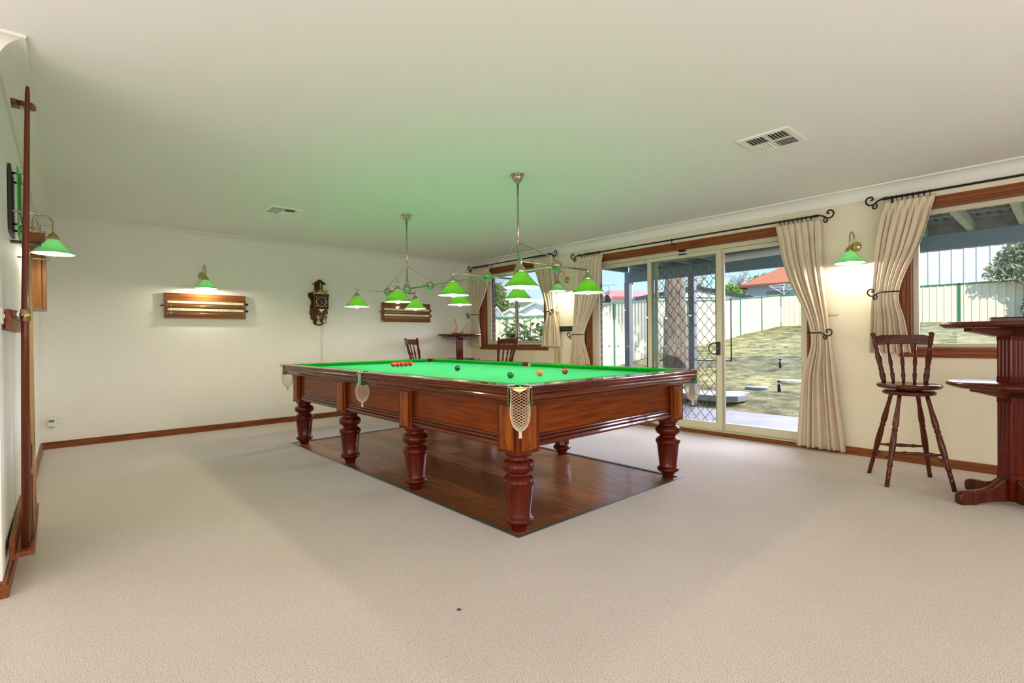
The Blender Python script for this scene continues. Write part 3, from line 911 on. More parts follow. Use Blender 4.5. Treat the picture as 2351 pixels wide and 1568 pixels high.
# netted pockets
def pocket(x, y, dx, dy, corner):
    L = math.hypot(dx, dy); dx /= L; dy /= L
    px, py = -dy, dx
    # pocket iron: a curved nickel lip joining the rail ends
    R_ = .064 if corner else .052
    if corner: mcx, mcy = x - dx * .083, y - dy * .083
    else: mcx, mcy = x - dx * .048, y - dy * .048
    pts = []
    for i in range(13):
        a = radians(-82 + 164 * i / 12)
        pts.append((mcx + R_ * (dx * cos(a) + px * sin(a)), mcy + R_ * (dy * cos(a) + py * sin(a)), HT - .006))
    po_ = MB().tube(pts, .0065, 8)
    # drop-shaped plate in the middle of the lip
    for i in range(4, 9):
        pass
    v_ = []; n_ = 9
    for i in range(n_):
        a = radians(-50 + 100 * i / (n_ - 1)); dz = -.006 - .022 * (1 - abs(i - 4) / 4.0)
        for (rr_, zz) in ((R_ + .003, HT - .003), (R_ + .003, HT + dz)):
            v_.append((mcx + rr_ * (dx * cos(a) + px * sin(a)), mcy + rr_ * (dy * cos(a) + py * sin(a)), zz))
    po_.add(v_, [(2*i, 2*i+1, 2*i+3, 2*i+2) for i in range(n_ - 1)], True)
    root_p = po_.build('pocket', M_BRASS if corner else M_NICKEL, tb)
    # leather facings each side
    for sg in (-1, 1):
        oo = R_ + .001 if corner else MC - .004
        cx_ = mcx + px * sg * oo; cy_ = mcy + py * sg * oo
        q0_ = .010 if corner else .044
        a_ = (cx_ + dx * q0_, cy_ + dy * q0_); b_ = (cx_ + dx * (q0_ - .04), cy_ + dy * (q0_ - .04))
        th = .0035
        q = [(a_[0] - px*th, a_[1] - py*th), (a_[0] + px*th, a_[1] + py*th), (b_[0] + px*th, b_[1] + py*th), (b_[0] - px*th, b_[1] - py*th)]
        MB().prism(q, HT - .106, HT - .010, 'z').build('leather_facing', M_LEATHER, root_p)
    # knotted net bag
    kk = -.002 if corner else .012
    c = (mcx + dx * kk, mcy + dy * kk)
    prof = [(.054, HT - .012), (.050, HT - .05), (.053, HT - .09), (.056, HT - .125), (.055, HT - .16), (.049, HT - .195), (.038, HT - .222), (.022, HT - .240), (.008, HT - .247)]
    if not corner: prof = [(.030, HT - .012), (.030, HT - .06), (.034, HT - .09), (.048, HT - .125)] + prof[4:]
    def rad(z):
        for i in range(len(prof) - 1):
            if z <= prof[i][1] and z >= prof[i+1][1]:
                t = (prof[i][1] - z) / (prof[i][1] - prof[i+1][1]); return prof[i][0] + (prof[i+1][0] - prof[i][0]) * t
        return prof[-1][0]
    mb = MB(); ns, nz = 11, 30
    zt_, zb_ = prof[0][1], prof[-1][1]
    for fam in (1, -1):
        for k in range(ns):
            pts = []
            for j in range(nz + 1):
                z = zt_ + (zb_ - zt_) * j / nz
                a = 2 * pi * k / ns + fam * (2 * pi / ns) * .5 * (1 - cos(pi * j)) * .5 + fam * .0
                # diamond mesh: strands zigzag between neighbours
                a = 2 * pi * (k + .5 * (.5 - .5 * cos(pi * j)) * fam) / ns
                r_n = rad(z)
                pts.append((c[0] + r_n * cos(a), c[1] + r_n * sin(a), z))
            mb.tube(pts, .0018, 4, False)
    mb.tube([(c[0], c[1], zb_ + .006), (c[0], c[1], zb_ - .012), (c[0] + .001, c[1], zb_ - .038)], [.009, .0075, .010], 10)
    mb.build('net', M_NET, root_p)
for sx_ in (-1, 1):
    for sy_ in (-1, 1):
        pocket(sx_ * (TL/2), sy_ * (TW/2), sx_, sy_, True)
for sy_ in (-1, 1):
    pocket(0, sy_ * (TW/2), 0, sy_, False)

# balls
BZ = BED + .0268
def ball(x, y, m, name, label, group=None):
    o = MB().sphere((0, 0, 0), .02625, 32, 20).build(name, m)
    o.location = (x, y, BZ)
    return tag(o, label, 'snooker ball', group)
rx = 2.305
rl = ['red ball at the window-less end of the red row, first from the left', 'red ball second from the left in the row of five', 'red ball in the middle of the row of five', 'red ball second from the right in the row of five', 'red ball at the right end of the row of five']
rl[0] = 'red ball at the left end of the row of five'
rb = ball(rx, -2.812, M_REDB, 'snooker_ball', rl[0], 'row of red balls')
for i in range(1, 5):
    o = rb.copy(); COL.objects.link(o); o.location = (rx, -2.812 + .0528 * i, BZ); o['label'] = rl[i]
ball(3.398, -2.76, M_BLUEB, 'snooker_ball', 'dark navy ball alone near the middle of the cloth')
ball(4.417, -3.02, M_GREENB, 'snooker_ball', 'green ball, nearest to the corner pocket facing the room')
ball(4.417, -2.715, M_YELB, 'snooker_ball', 'amber-yellow ball between the green and the brown ball')
ball(4.447, -2.456, M_BROWNB, 'snooker_ball', 'reddish brown ball nearest to the sliding door')

# ================================================================== BILLIARD LIGHT
CXL, CXR, CYL = 2.411, 4.163, -2.693
ZB = 1.652
bars = [1.972, 2.855, 3.763, 4.585]
ch = empty('billiard_chandelier', ((CXL + CXR) / 2, CYL, H))
tag(ch, 'long nickel chandelier with eight green cone shades hanging over the table', 'chandelier')
def CT(mb): mb.M = Matrix.Translation((-(CXL + CXR) / 2, -CYL, -H)); return mb
for cx in (CXL, CXR):
    CT(MB()).lathe([(.0, 0), (.055, 0), (.055, -.008), (.047, -.012), (.044, -.03), (.032, -.052), (.018, -.064), (.010, -.072), (.0, -.073)][::-1], (cx, CYL, H), 28).build('ceiling_canopy', M_NICKEL, ch)
    mb = CT(MB()).tube([(cx, CYL, H - .06), (cx, CYL, ZB + .05)], .0085, 12)
    rd = mb.build('drop_rod', M_NICKEL, ch)
    CT(MB()).lathe([(.0095, -.018), (.014, -.014), (.014, -.006), (.011, 0), (.014, .006), (.014, .014), (.0095, .018)], (cx, CYL, 1.898), 16).build('collar', M_NICKEL, rd)
    hub = CT(MB()).lathe([(.0, -.062), (.005, -.058), (.006, -.046), (.012, -.042), (.030, -.030), (.042, -.008), (.043, .006), (.038, .012), (.034, .026), (.022, .050), (.014, .085), (.011, .10), (.0, .10)], (cx, CYL, ZB), 28).build('centre_hub', M_NICKEL, ch)
    bx = [b for b in bars if abs(b - cx) < .6]
    for b in bx:
        CT(MB()).tube([(cx, CYL, 1.895), (b, CYL, ZB + .055)], .0022, 6).build('stay_wire', M_NICKEL, ch)
CT(MB()).tube([(bars[0], CYL, ZB), (bars[3], CYL, ZB)], .0072, 10).build('spine_bar', M_NICKEL, ch)
shade_me = {}
def lamp_head(root, x, y, z, mats, sc=1.0, T=None, bulb_m=None):
    """cone shade with cap and bulb hung at (x, y); z is the height of the rim"""
    a = .128 * sc; hh = .112 * sc
    mb = MB()
    if T is not None: mb.M = T
    n = 44
    outer = [(a, 0), (a * .999, .003), (a * .72, hh * .36), (a * .46, hh * .70), (a * .27, hh * .96), (a * .235, hh)]
    inner = [(a * .225, hh), (a * .26, hh * .955), (a * .45, hh * .69), (a * .71, hh * .345), (a * .985, 0)]
    mb.cm = 0; mb.lathe(outer, (x, y, z), n)
    # drop auto caps made by lathe
    mb.f.pop(); mb.sm.pop(); mb.mi.pop(); mb.f.pop(); mb.sm.pop(); mb.mi.pop()
    mb.cm = 1; mb.lathe(inner, (x, y, z), n)
    mb.f.pop(); mb.sm.pop(); mb.mi.pop(); mb.f.pop(); mb.sm.pop(); mb.mi.pop()
    mb.cm = 1
    mb.lathe([(a * .985, 0), (a, 0)], (x, y, z), n)
    mb.f.pop(); mb.sm.pop(); mb.mi.pop(); mb.f.pop(); mb.sm.pop(); mb.mi.pop()
    sh = mb.build('lamp_shade', mats, root)
    mb = MB()
    if T is not None: mb.M = T
    mb.sphere((x, y, z + .010 * sc), .025 * sc, 14, 9, 1.0)
    mb.build('bulb', bulb_m or M_BULB, sh)
    mb = MB()
    if T is not None: mb.M = T
    mb.lathe([(.027, .0), (.030, .012 * sc)], (x, y, z + .03 * sc), 10)
    return sh
for bi, bx in enumerate(bars):
    CT(MB()).lathe([(.0, -.066), (.004, -.062), (.006, -.054), (.003, -.050), (.008, -.044), (.024, -.034), (.036, -.018), (.040, -.001), (.041, 0), (.041, .012), (.040, .013), (.036, .024), (.024, .036), (.009, .044), (.005, .050), (.008, .055), (.004, .062), (.006, .070), (.0, .078)], (bx, CYL, ZB), 26).build('ball_hub', M_NICKEL, ch)
    CT(MB()).tube([(bx, CYL - .36, ZB + .002), (bx, CYL + .36, ZB + .002)], .0068, 10).build('cross_bar', M_NICKEL, ch)
    for s in (-1, 1):
        y = CYL + s * .366
        sh = lamp_head(ch, bx, y, 1.472, [M_SHG, M_SHW], 1.0, Matrix.Translation((-(CXL + CXR) / 2, -CYL, -H)))
        CT(MB()).lathe([(.033, 0), (.036, .003), (.036, .022), (.031, .030), (.022, .044), (.012, .052), (.009, .058), (.009, .075), (.012, .080), (.011, .088), (.006, .094), (.009, .100), (.005, .108), (.006, .114), (.0, .122)], (bx, y, 1.572), 22).build('gallery_cap', M_NICKEL, sh)

# ================================================================== WALL LAMPS
def wall_lamp(loc, rz, label, reach=.2):
    """local: wall plane at x = 0, lamp reaches out along +x; origin at the plate centre"""
    root = empty('wall_lamp', loc, rz); tag(root, label, 'wall lamp', 'green-shaded brass wall lamps')
    MB().lathe([(.0, .028), (.014, .026), (.018, .020), (.030, .016), (.040, .012), (.044, .006), (.045, 0)][::-1], (0, 0, 0), 26, (1, 0, 0)).build('back_plate', M_ABRASS, root)
    k = (reach - .05) / 2
    mb = MB().tube([(.02, 0, 0), (.05, 0, 0)], .009, 10).sphere((.052, 0, 0), .013, 12, 8)
    mb.lathe([(.004, -.022), (.009, -.016), (.005, -.010), (.010, -.004), (.005, .002)], (.052, 0, -.008), 12)
    pts = [(.05, 0, 0), (.05, 0, .03)] + arc((.05 + k, 0, .045), k, 180, 0, 14) + [(.05 + 2*k, 0, .02), (.05 + 2*k, 0, -.04)]
    mb.tube(pts, .0058, 10)
    mb.build('gooseneck_arm', M_ABRASS, root)
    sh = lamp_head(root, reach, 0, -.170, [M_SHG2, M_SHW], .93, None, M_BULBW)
    MB().lathe([(.030, 0), (.036, .003), (.036, .014), (.030, .020), (.028, .028), (.020, .040), (.010, .046), (.008, .052), (.0, .052)], (reach, 0, -.170 + .102), 20).build('gallery_cap', M_ABRASS, sh)
    return root
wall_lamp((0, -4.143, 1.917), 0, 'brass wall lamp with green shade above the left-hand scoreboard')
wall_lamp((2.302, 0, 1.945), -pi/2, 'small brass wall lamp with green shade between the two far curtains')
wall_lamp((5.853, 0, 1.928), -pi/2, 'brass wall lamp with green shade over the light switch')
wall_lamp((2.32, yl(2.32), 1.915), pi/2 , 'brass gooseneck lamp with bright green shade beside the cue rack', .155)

# ================================================================== SCOREBOARDS
def scoreboard(y0, label):
    root = empty('snooker_scoreboard', (0, y0, 1.39)); tag(root, label, 'scoreboard', 'wall scoreboards')
    L, Hh = .872, .300
    MB().box(.0, .045, 0, L, 0, Hh).build('backboard', M_SCORE, root, .003)
    for (zz, zr) in ((.193, .150), (.106, .062)):
        st = MB().box(.0451, .052, .030, L - .025, zz - .014, zz + .014).build('number_strip', M_CHALKW, root, .001)
        for k in range(21):
            yk = .145 + (L - .29) * k / 20
            t_ = text_part('numeral', str(k), .021, M_INK, None, (.0523, yk, zz), (pi/2, 0, pi/2), .0003, 'CENTER')
            t_.parent = st
        rl_ = MB().tube([(.060, .03, zr), (.060, L - .02, zr)], .0062, 10).box(.0451, .058, .028, .042, zr - .01, zr + .01).box(.0451, .058, L - .034, L - .020, zr - .01, zr + .01).build('brass_rail', M_ABRASS, root)
        MB().sphere((.062, .062, zr), .013, 12, 8).tube([(.062, .062, zr - .024), (.062, .062, zr + .030)], [.004, .003], 8).sphere((.062, .062, zr + .026), .006, 8, 6).sphere((.062, .062, zr - .022), .006, 8, 6).build('sliding_pointer', M_BRASS, rl_)
        MB().lathe([(.006, 0), (.006, .010), (.014, .014), (.016, .022), (.012, .030), (.006, .034), (.0, .042)], (.022, L, zz - .003), 14, (0, 1, 0)).build('knob', M_BLACK, root)
    MB().lathe([(.005, 0), (.006, .014), (.010, .018), (.010, .028), (.006, .032), (.0, .042)], (.022, 0, .15), 12, (0, -1, 0)).build('knob', M_BLACK, root)
    return root
scoreboard(-4.541, 'wooden snooker scoreboard under the wall lamp, left of the clock')
scoreboard(-1.738 + .0, 'wooden snooker scoreboard right of the clock, partly behind hanging shades')

# ================================================================== WALL CLOCK
CY = -2.712
cl = empty('wall_clock', (0, CY, 1.317)); tag(cl, 'carved dark wooden wall clock with brass figures, pear weights and chains', 'wall clock')
ol = [(0, .0), (.045, .008), (.075, .028), (.085, .05), (.075, .07), (.105, .085), (.118, .11), (.112, .13), (.128, .16), (.130, .20), (.118, .235), (.125, .27), (.110, .30), (.105, .34), (.125, .38), (.148, .41), (.150, .445), (.13, .465), (.095, .47), (.07, .485), (.058, .52), (.055, .56), (.062, .585), (.06, .60)]
pol = [(a, b) for a, b in ol] + [(-a, b) for a, b in ol[::-1][:-1]]
MB().prism(pol, .0, .022, 'x').build('backboard', M_CLOCKW, cl, .002)
MB().prism([(-.088, .590), (0, .655), (.088, .590), (.080, .583), (0, .635), (-.080, .583)], .0, .075, 'x').prism([(-.055, .59), (.055, .59), (0, .632)], .022, .055, 'x').build('gable_roof', M_CLOCKW, cl, .001)
cs = MB().box(.022, .105, -.085, .085, .250, .420).build('case', M_CLOCKW, cl, .002)
MB().box(.022, .125, -.110, .110, .420, .436).box(.022, .12, -.102, .102, .234, .250).build('shelf_moulding', M_CLOCKW, cl, .003)
for s in (-1, 1):
    MB().lathe([(.007, 0), (.010, .02), (.007, .03), (.011, .05), (.007, .07), (.011, .085), (.007, .10), (.011, .12), (.007, .14), (.010, .155), (.007, .17)], (.108, s * .094, .250), 12).build('barley_twist_column', M_CLOCKW, cl)
d2 = MB().box(.105, .109, -.078, .078, .256, .414).build('dial', M_DIAL, cl)
MB().lathe([(.060, 0), (.074, 0), (.074, .003), (.060, .003), (.060, 0)], (.109, 0, .335), 32, (1, 0, 0), caps=False).build('chapter_ring', M_ABRASS, d2)
mb = MB()
for (a, b) in ((-.066, .27), (.066, .27), (-.066, .40), (.066, .40)): mb.sphere((.110, a, b), .010, 8, 5)
mb.build('corner_ornament', M_BRASS, d2)
MB().tube([(.113, 0, .335), (.113, .022, .290)], [.003, .0015], 6).build('hand', M_BRASS, d2)
MB().tube([(.115, -.008, .345), (.115, .028, .318)], [.0035, .002], 6).build('hand', M_BRASS, d2)
mb = MB()
def figure(y, z, h):
    mb.lathe([(.014, 0), (.017, h * .2), (.011, h * .45), (.013, h * .6), (.006, h * .72), (.0085, h * .82), (.0, h)], (.085, y, z), 10)
figure(-.09, .436, .075); figure(.088, .436, .085); figure(0, .436, .12); figure(0, .545, .075)
for i in range(9): mb.lathe([(.004, 0), (.010, .012), (.004, .03 + .05 * (1 - abs(i - 4) / 4)), (.0, .05 + .05 * (1 - abs(i - 4) / 4))], (.08, -.064 + .016 * i, .436), 8)
mb.build('brass_crest', M_ABRASS, cl)
mb = MB()
for y in (-.07, -.045): mb.sphere((.11, y, .222), .008, 8, 6)
mb.prism([(-.045, .232), (.055, .232), (.03, .212), (.012, .205), (0, .175), (-.012, .205)], .104, .110, 'x')
mb.build('brass_pendant', M_BRASS, cl)
MB().tube([(.05, -.012, .25), (.05, -.012, .15)], .002, 6).lathe([(.0, 0), (.036, .001), (.036, .005), (.0, .007)], (.048, -.012, .125), 24, (1, 0, 0)).build('pendulum', M_ABRASS, cl)
for (y, z) in ((-.028, .012), (.058, .028)):
    w = MB().lathe([(.0, 0), (.018, .004), (.030, .018), (.031, .032), (.022, .055), (.012, .085), (.006, .110), (.0, .115)], (.075, y, z), 18).build('pear_weight', M_BRASS, cl)
    MB().tube([(.075, y, z + .11), (.075, y, .25)], .0018, 5).build('chain', M_ABRASS, w)
for y in (.006, .028):
    mb = MB(); z = .24
    while z > -.88:
        mb.tube([(.07, y, z), (.07, y, z - .014)], [.0028, .0016], 5); z -= .014
    mb.build('chain', M_STEEL, cl)

# ================================================================== SMALL WALL FIXTURES
po_ = empty('power_outlet', (0, -5.505, .306)); tag(po_, 'white double power outlet low on the far wall by the corner', 'power outlet')
MB().box(0, .009, -.058, .058, -.037, .037).build('face_plate', M_WHITE, po_, .002)
mb = MB()
for (a, b, an) in ((.012, .008, .5), (.028, .008, -.5), (.020, -.012, 0)): mb.box(.009, .0095, a - .0015, a + .0015, b - .005, b + .005)
mb.build('socket_slots', M_BLACK, po_)
MB().box(.009, .014, .030, .044, .016, .028).build('rocker', M_WHITE, po_, .001)
tm = empty('plug_in_timer', (.0095, -5.535, .285)); tag(tm, 'small grey plug-in timer with a display, pushed into the outlet', 'timer')
MB().box(0, .035, -.030, .030, -.046, .036).build('housing', M_WHITE, tm, .005)
MB().box(.035, .0362, -.022, .022, -.004, .022).build('display', M_GREYLCD, tm)
MB().tube(arc((.018, 0, -.050), .017, 150, 390, 12, 'yz'), .003, 6).build('cord_loop', M_GREYLCD, tm)
pr_ = empty('motion_sensor', (0.0, -5.575, 2.275)); tag(pr_, 'white motion sensor high in the corner under the cornice', 'motion sensor')
pr_.rotation_euler = (0, 0, radians(18)); pr_.location = (.0, -5.578, 2.28)
MB().box(0.008, .045, -.028, .028, -.048, .048).build('housing', M_WHITE, pr_, .005)
MB().box(.045, .049, -.018, .018, -.040, -.010).build('lens', mat('sensor_lens', (.55, .6, .62), .3), pr_, .002)
def switch(loc, rz, label):
    r = empty('light_switch', loc, rz); tag(r, label, 'light switch')
    MB().box(0, .009, -.058, .058, -.037, .037).build('face_plate', M_CREAMP, r, .0025)
    MB().box(.009, .014, -.006, .006, -.009, .009).build('rocker', M_WHITE, r, .001)
    return r
switch((5.652, 0, 1.344), -pi/2, 'cream light switch below the lamp between glass door and right window')
switch((3.955, yl(3.955), 1.235), pi/2, 'white light switch at the corner end of the left wall')

def vent(x0, x1, y0, y1, label):
    cx, cy = (x0 + x1) / 2, (y0 + y1) / 2
    r = empty('ceiling_vent', (cx, cy, H)); tag(r, label, 'ceiling vent', 'square ceiling vents')
    a, b = (x1 - x0) / 2, (y1 - y0) / 2
    f = .036
    mb = MB()
    mb.box(-a, a, -b, -b + f, -.010, 0).box(-a, a, b - f, b, -.010, 0).box(-a, -a + f, -b + f, b - f, -.010, 0).box(a - f, a, -b + f, b - f, -.010, 0)
    mb.box(-.007, .007, -b + f, b - f, -.010, -.001).box(-a + f, -.007, -.007, .007, -.010, -.001).box(.007, a - f, -.007, .007, -.010, -.001)
    mb.build('frame', M_WHITE, r, .0015)
    MB().box(-a + f, a - f, -b + f, b - f, -.0012, -.0002).build('shade_backing', M_BLACK, r)  # black sheet; the shade behind the louvres is put in as colour
    def blades(qx0, qx1, qy0, qy1, along, tilt, n):
        for i in range(n):
            t = (i + .5) / n
            if along == 'y':
                c = qx0 + (qx1 - qx0) * t; w = .0085
                v = [(c - w, qy0, -.0015 if tilt > 0 else -.013), (c + w, qy0, -.013 if tilt > 0 else -.0015), (c + w, qy1, -.013 if tilt > 0 else -.0015), (c - w, qy1, -.0015 if tilt > 0 else -.013)]
            else:
                c = qy0 + (qy1 - qy0) * t; w = .0085
                v = [(qx0, c - w, -.0015 if tilt > 0 else -.013), (qx0, c + w, -.013 if tilt > 0 else -.0015), (qx1, c + w, -.013 if tilt > 0 else -.0015), (qx1, c - w, -.0015 if tilt > 0 else -.013)]
            v2 = [(p[0], p[1], p[2] + .0016) for p in v]
            MB().add(v + v2, [(0,1,2,3), (7,6,5,4), (0,4,5,1), (1,5,6,2), (2,6,7,3), (3,7,4,0)]).build('louvre', M_WHITE, r)
    blades(-a + f, -.007, -b + f, -.007, 'y', 1, 6)
    blades(.007, a - f, -b + f, -.007, 'y', 1, 6)
    blades(-a + f, -.007, .007, b - f, 'y', -1, 5)
    blades(.007, a - f, .007, b - f, 'x', -1, 5)
    return r
vent(5.658, 5.986, -2.045, -1.690, 'square white ceiling vent, the nearer one towards the right window')
vent(1.612, 1.920, -3.920, -3.612, 'square white ceiling vent, the far one above the clock side')

# ================================================================== LEFT WALL: CABINET, BOARD, CUE RACK
cb = empty('wall_cabinet', (1.38, yl(1.38), 1.39)); tag(cb, 'narrow wooden wall cabinet hanging behind the left wall lamp', 'cabinet')
MB().box(-.36, .36, .0, .068, 0, .59).build('body', M_CAB, cb, .002)
for s in (-1, 1): MB().box(min(0, s * .36) + .002, max(0, s * .36) - .002, .071, .094, .0, .59).build('door', M_CAB, cb, .002)
wb = empty('wall_board', (3.35, yl(3.35), 1.69)); tag(wb, 'dark board with a green panel and clear panel standing off on metal pins', 'wall board')
MB().box(-.17, .17, .0, .012, .01, .35).build('backboard', M_BLACK, wb)
MB().box(-.15, .15, .032, .038, .0, .345).build('green_panel', M_GREENCLOTHB, wb)
MB().box(-.15, .13, .046, .049, .03, .33).build('clear_panel', M_GLASS, wb)
for (x, z) in ((.10, .05), (.10, .32), (-.12, .05), (-.12, .32)): MB().tube([(x, .012, z), (x, .056, z)], .006, 8).build('pin', M_STEEL, wb)
MB().box(-.02, .02, .0, .115, -.035, -.022).box(-.025, .025, .095, .12, -.04, -.015).build('bracket', M_BLACK, wb)

cr = empty('cue_rack', (3.45, yl(3.45), 0)); tag(cr, 'wooden cue rack on the left wall with a slotted shelf and clip rail', 'cue rack')
dyw = lambda x: -.0173 * x
MB().box(-.47, .47, .004, .024, .115, .205).build('lower_board', M_TRIMX, cr, .002)
MB().box(-.47, .47, .024, .092, .120, .142).build('shelf', M_TRIMX, cr, .003)
MB().box(-.47, .47, .004, .024, 1.175, 1.270).build('clip_board', M_TRIMX, cr, .002)
MB().box(-.47, .47, .024, .042, 1.232, 1.264).build('clip_batten', M_MAHX, cr, .002)
mb = MB()
mb.prism([(.36, .030), (.425, .030), (.425, .05), (.415, .055), (.42, .065), (.41, .085), (.415, .105), (.38, .118), (.36, .095)], 2.232, 2.258, 'z')
mb.build('top_notch', M_MAHX, cr, .002)
slots = [-.42 + .07 * i for i in range(13)]
for x in slots:
    MB().tube([(x - .012, .046, 1.248), (x - .014, .060, 1.248), (x - .010, .071, 1.248)], .0022, 5).tube([(x + .012, .046, 1.248), (x + .014, .060, 1.248), (x + .010, .071, 1.248)], .0022, 5).box(x - .014, x + .014, .042, .047, 1.240, 1.256).build('spring_clip', M_STEEL, cr)
def cue(x, y, z0, length, rbutt, label, group, lean=(0, 0), body=M_CUE, butt=M_CUED, name='cue', tipx=None):
    r = empty(name, (x, y, z0)); tag(r, label, 'cue', group)
    def P(t): return (lean[0] * t, lean[1] * t, length * t)
    MB().tube([P(0), P(.32)], [rbutt, rbutt * .82], 14).build('butt', butt, r)
    MB().tube([P(.32), P(.99)], [rbutt * .82, .0055], 14).build('shaft', body, r)
    MB().tube([P(.99), P(1.0)], [.0057, .0055], 10).build('ferrule', M_ABRASS, r)
    return r
for i, x in enumerate((.24, .17, .10, -.04, -.18, -.32)):
    labs = ['cue standing second from the open end of the left rack', 'cue standing third from the open end of the left rack', 'cue standing fourth from the open end of the left rack', 'cue in the middle of the left rack', 'cue near the far end of the left rack', 'cue standing last at the far end of the left rack']
    X = 3.45 + x
    cue(X, yl(3.45) + .070, .1425, 1.46 - .02 * (i % 3), .0145, labs[i], 'cues standing in the left rack', (0, .003), M_CUE, M_CUED if i % 2 == 0 else M_CUE)
# long rest pole standing in the rack's near end
X = 3.45 + .40
lp = empty('rest_pole', (X, yl(3.45) + .058, .1425)); tag(lp, 'very tall dark wooden pole reaching almost to the ceiling in the left rack', 'rest pole')
L_ = 2.19
MB().tube([(0, 0, 0), (0.003, .010, L_ * .5), (.006, .030, L_ * .985), (.006, .031, L_)], [.0165, .0150, .0095, .007], 18).build('shaft', M_CUED, lp)
MB().tube([(.003, .011, 1.075), (.003, .011, 1.13)], .0185, 14).build('brass_collar', M_ABRASS, lp)
# rests with metal cross heads
def rest(x, top, label, w):
    r = empty('cue_rest', (3.45 + x, yl(3.45) + .066, .1425)); tag(r, label, 'cue rest', 'rests in the left rack')
    MB().tube([(0, 0, 0), (0, .002, top)], [.013, .009], 12).build('shaft', M_CUED, r)
    MB().tube([(0, -.04, top + .01), (0, w, top + .005)], .005, 8).tube([(0, .002, top - .02), (0, .002, top + .03)], .010, 8).tube([(0, -.02, top + .01), (0, -.012, top - .05), (0, .004, top - .06)], .004, 6).build('metal_head', M_STEEL, r)
    return r
rest(.31, 1.60, 'cue rest with dark metal cross head beside the tall pole', .07)
rest(-.11, 1.43, 'cue rest with bright metal bar head in the left rack', .09)

# second, dark rack near the far window with numbered slots, and two leaning poles
rk = empty('numbered_cue_rack', (2.28, 0, 1.205)); tag(rk, 'dark numbered cue rack board between the two far curtains', 'cue rack')
MB().box(-.155, .20, -.018, 0, 0, .075).build('board', M_BLACK, rk, .002)
for k in range(5): MB().box(-.12 + k * .07, -.092 + k * .07, -.034, -.018, .022, .052).build('clip', M_DKMETAL, rk, .002)
for k in range(5): text_part('numeral', str(k + 1), .022, M_STEEL, rk, (-.076 + k * .07, -.0185, .038), (pi/2, 0, 0), .0003, 'CENTER')
cq = cue(2.175, -.052, .0, 1.49, .0145, 'pale cue standing upright in front of the dark numbered rack', None, (-.002, .006), M_CUE, M_CUE)
tr = empty('rest_stick', (2.10, -.060, 0)); tag(tr, 'pale pole with a flat bar across its top beside the short curtain', 'rest stick')
MB().tube([(0, 0, 0), (.0, .01, 1.545)], [.014, .010], 14).build('shaft', M_CUE, tr)
MB().box(-.060, .060, .002, .018, 1.545, 1.553).build('cross_bar', M_ABRASS, tr, .002)

# ================================================================== TALL BAR TABLES
def fluted(side, nfl, dep):
    h = side / 2; pts = []
    m = side * .12
    for k in range(4):
        R = Matrix.Rotation(k * pi / 2, 2)
        loc = [(-h + .006, -h)]
        w = (side - 2 * m) / nfl
        for i in range(nfl):
            a = -h + m + i * w
            loc += [(a + w * .18, -h), (a + w * .32, -h + dep), (a + w * .68, -h + dep), (a + w * .82, -h)]
        loc += [(h - .006, -h), (h, -h + .006)]
        pts += [tuple(R @ Vector(p)) for p in loc]
    return pts
def bar_table(loc, rz, label):
    r = empty('bar_table', loc, rz); tag(r, label, 'bar table', 'tall two-tier bar tables')
    side = .104
    top = [(.0, 1.150), (.322, 1.150), (.336, 1.154), (.344, 1.160), (.350, 1.164), (.360, 1.168), (.3605, 1.176), (.352, 1.184), (.344, 1.190), (.0, 1.190)]
    MB().lathe(top, (0, 0, 0), 64).build('table_top', M_STOOLX, r)
    mb = MB()
    for k in range(2):
        mb.M = Matrix.Rotation(k * pi / 2, 4, 'Z')
        mb.prism([(-.275, 1.150), (-.275, 1.128), (-.10, 1.092), (.10, 1.092), (.275, 1.128), (.275, 1.150)], -.032, .032, 'y')
    mb.build('top_bearer', M_STOOLX, r, .003)
    sh = [(q[0] - .03 if q[0] > .1 else q[0], q[1] - .395) for q in top]
    MB().lathe(sh, (0, 0, 0), 64).build('lower_shelf', M_STOOLX, r)
    mb = MB()
    for k in range(2):
        mb.M = Matrix.Rotation(k * pi / 2, 4, 'Z')
        mb.prism([(-.24, .755), (-.24, .735), (-.09, .698), (.09, .698), (.24, .735), (.24, .755)], -.032, .032, 'y')
    mb.build('shelf_bearer', M_STOOLX, r, .003)
    mb = MB().prism(fluted(side, 3, .006), .20, .66, 'z').prism(fluted(side, 3, .006), .83, 1.07, 'z')
    mb.box(-side/2, side/2, -side/2, side/2, .66, .71).box(-side/2, side/2, -side/2, side/2, .79, .83).box(-side/2, side/2, -side/2, side/2, 1.07, 1.10).box(-side/2, side/2, -side/2, side/2, .03, .20)
    mb.build('column', M_LEG, r, .0015)
    for k in range(4):
        mb = MB(); mb.M = Matrix.Rotation(k * pi / 2, 4, 'Z')
        pl = [(.050, .175), (.085, .155), (.13, .118), (.18, .098), (.24, .090), (.30, .085), (.332, .072), (.345, .050), (.345, .020), (.335, .0), (.25, .0), (.20, .014), (.12, .022), (.050, .022)]
        mb.prism(pl, -.024, .024, 'y', True)
        mb.build('foot', M_STOOL, r, .006)
    return r
bt2 = bar_table((6.93, -.90, 0), radians(45), 'tall dark bar table cut by the right edge of the photo, beside the stool')
bt1 = dup(bt2, (.50, -.61, 0), radians(62), 'tall bar table in the far corner carrying the model boat')
bx_ = empty('coaster_box', (6.935, -.93, 1.190), radians(8)); tag(bx_, 'flat dark wooden box lying on the right-hand bar table', 'box')
MB().box(-.105, .105, -.08, .08, 0, .022).build('body', M_STOOLX, bx_, .002)
MB().box(-.108, .108, -.083, .083, .0222, .028).build('lid', M_STOOLX, bx_, .002)

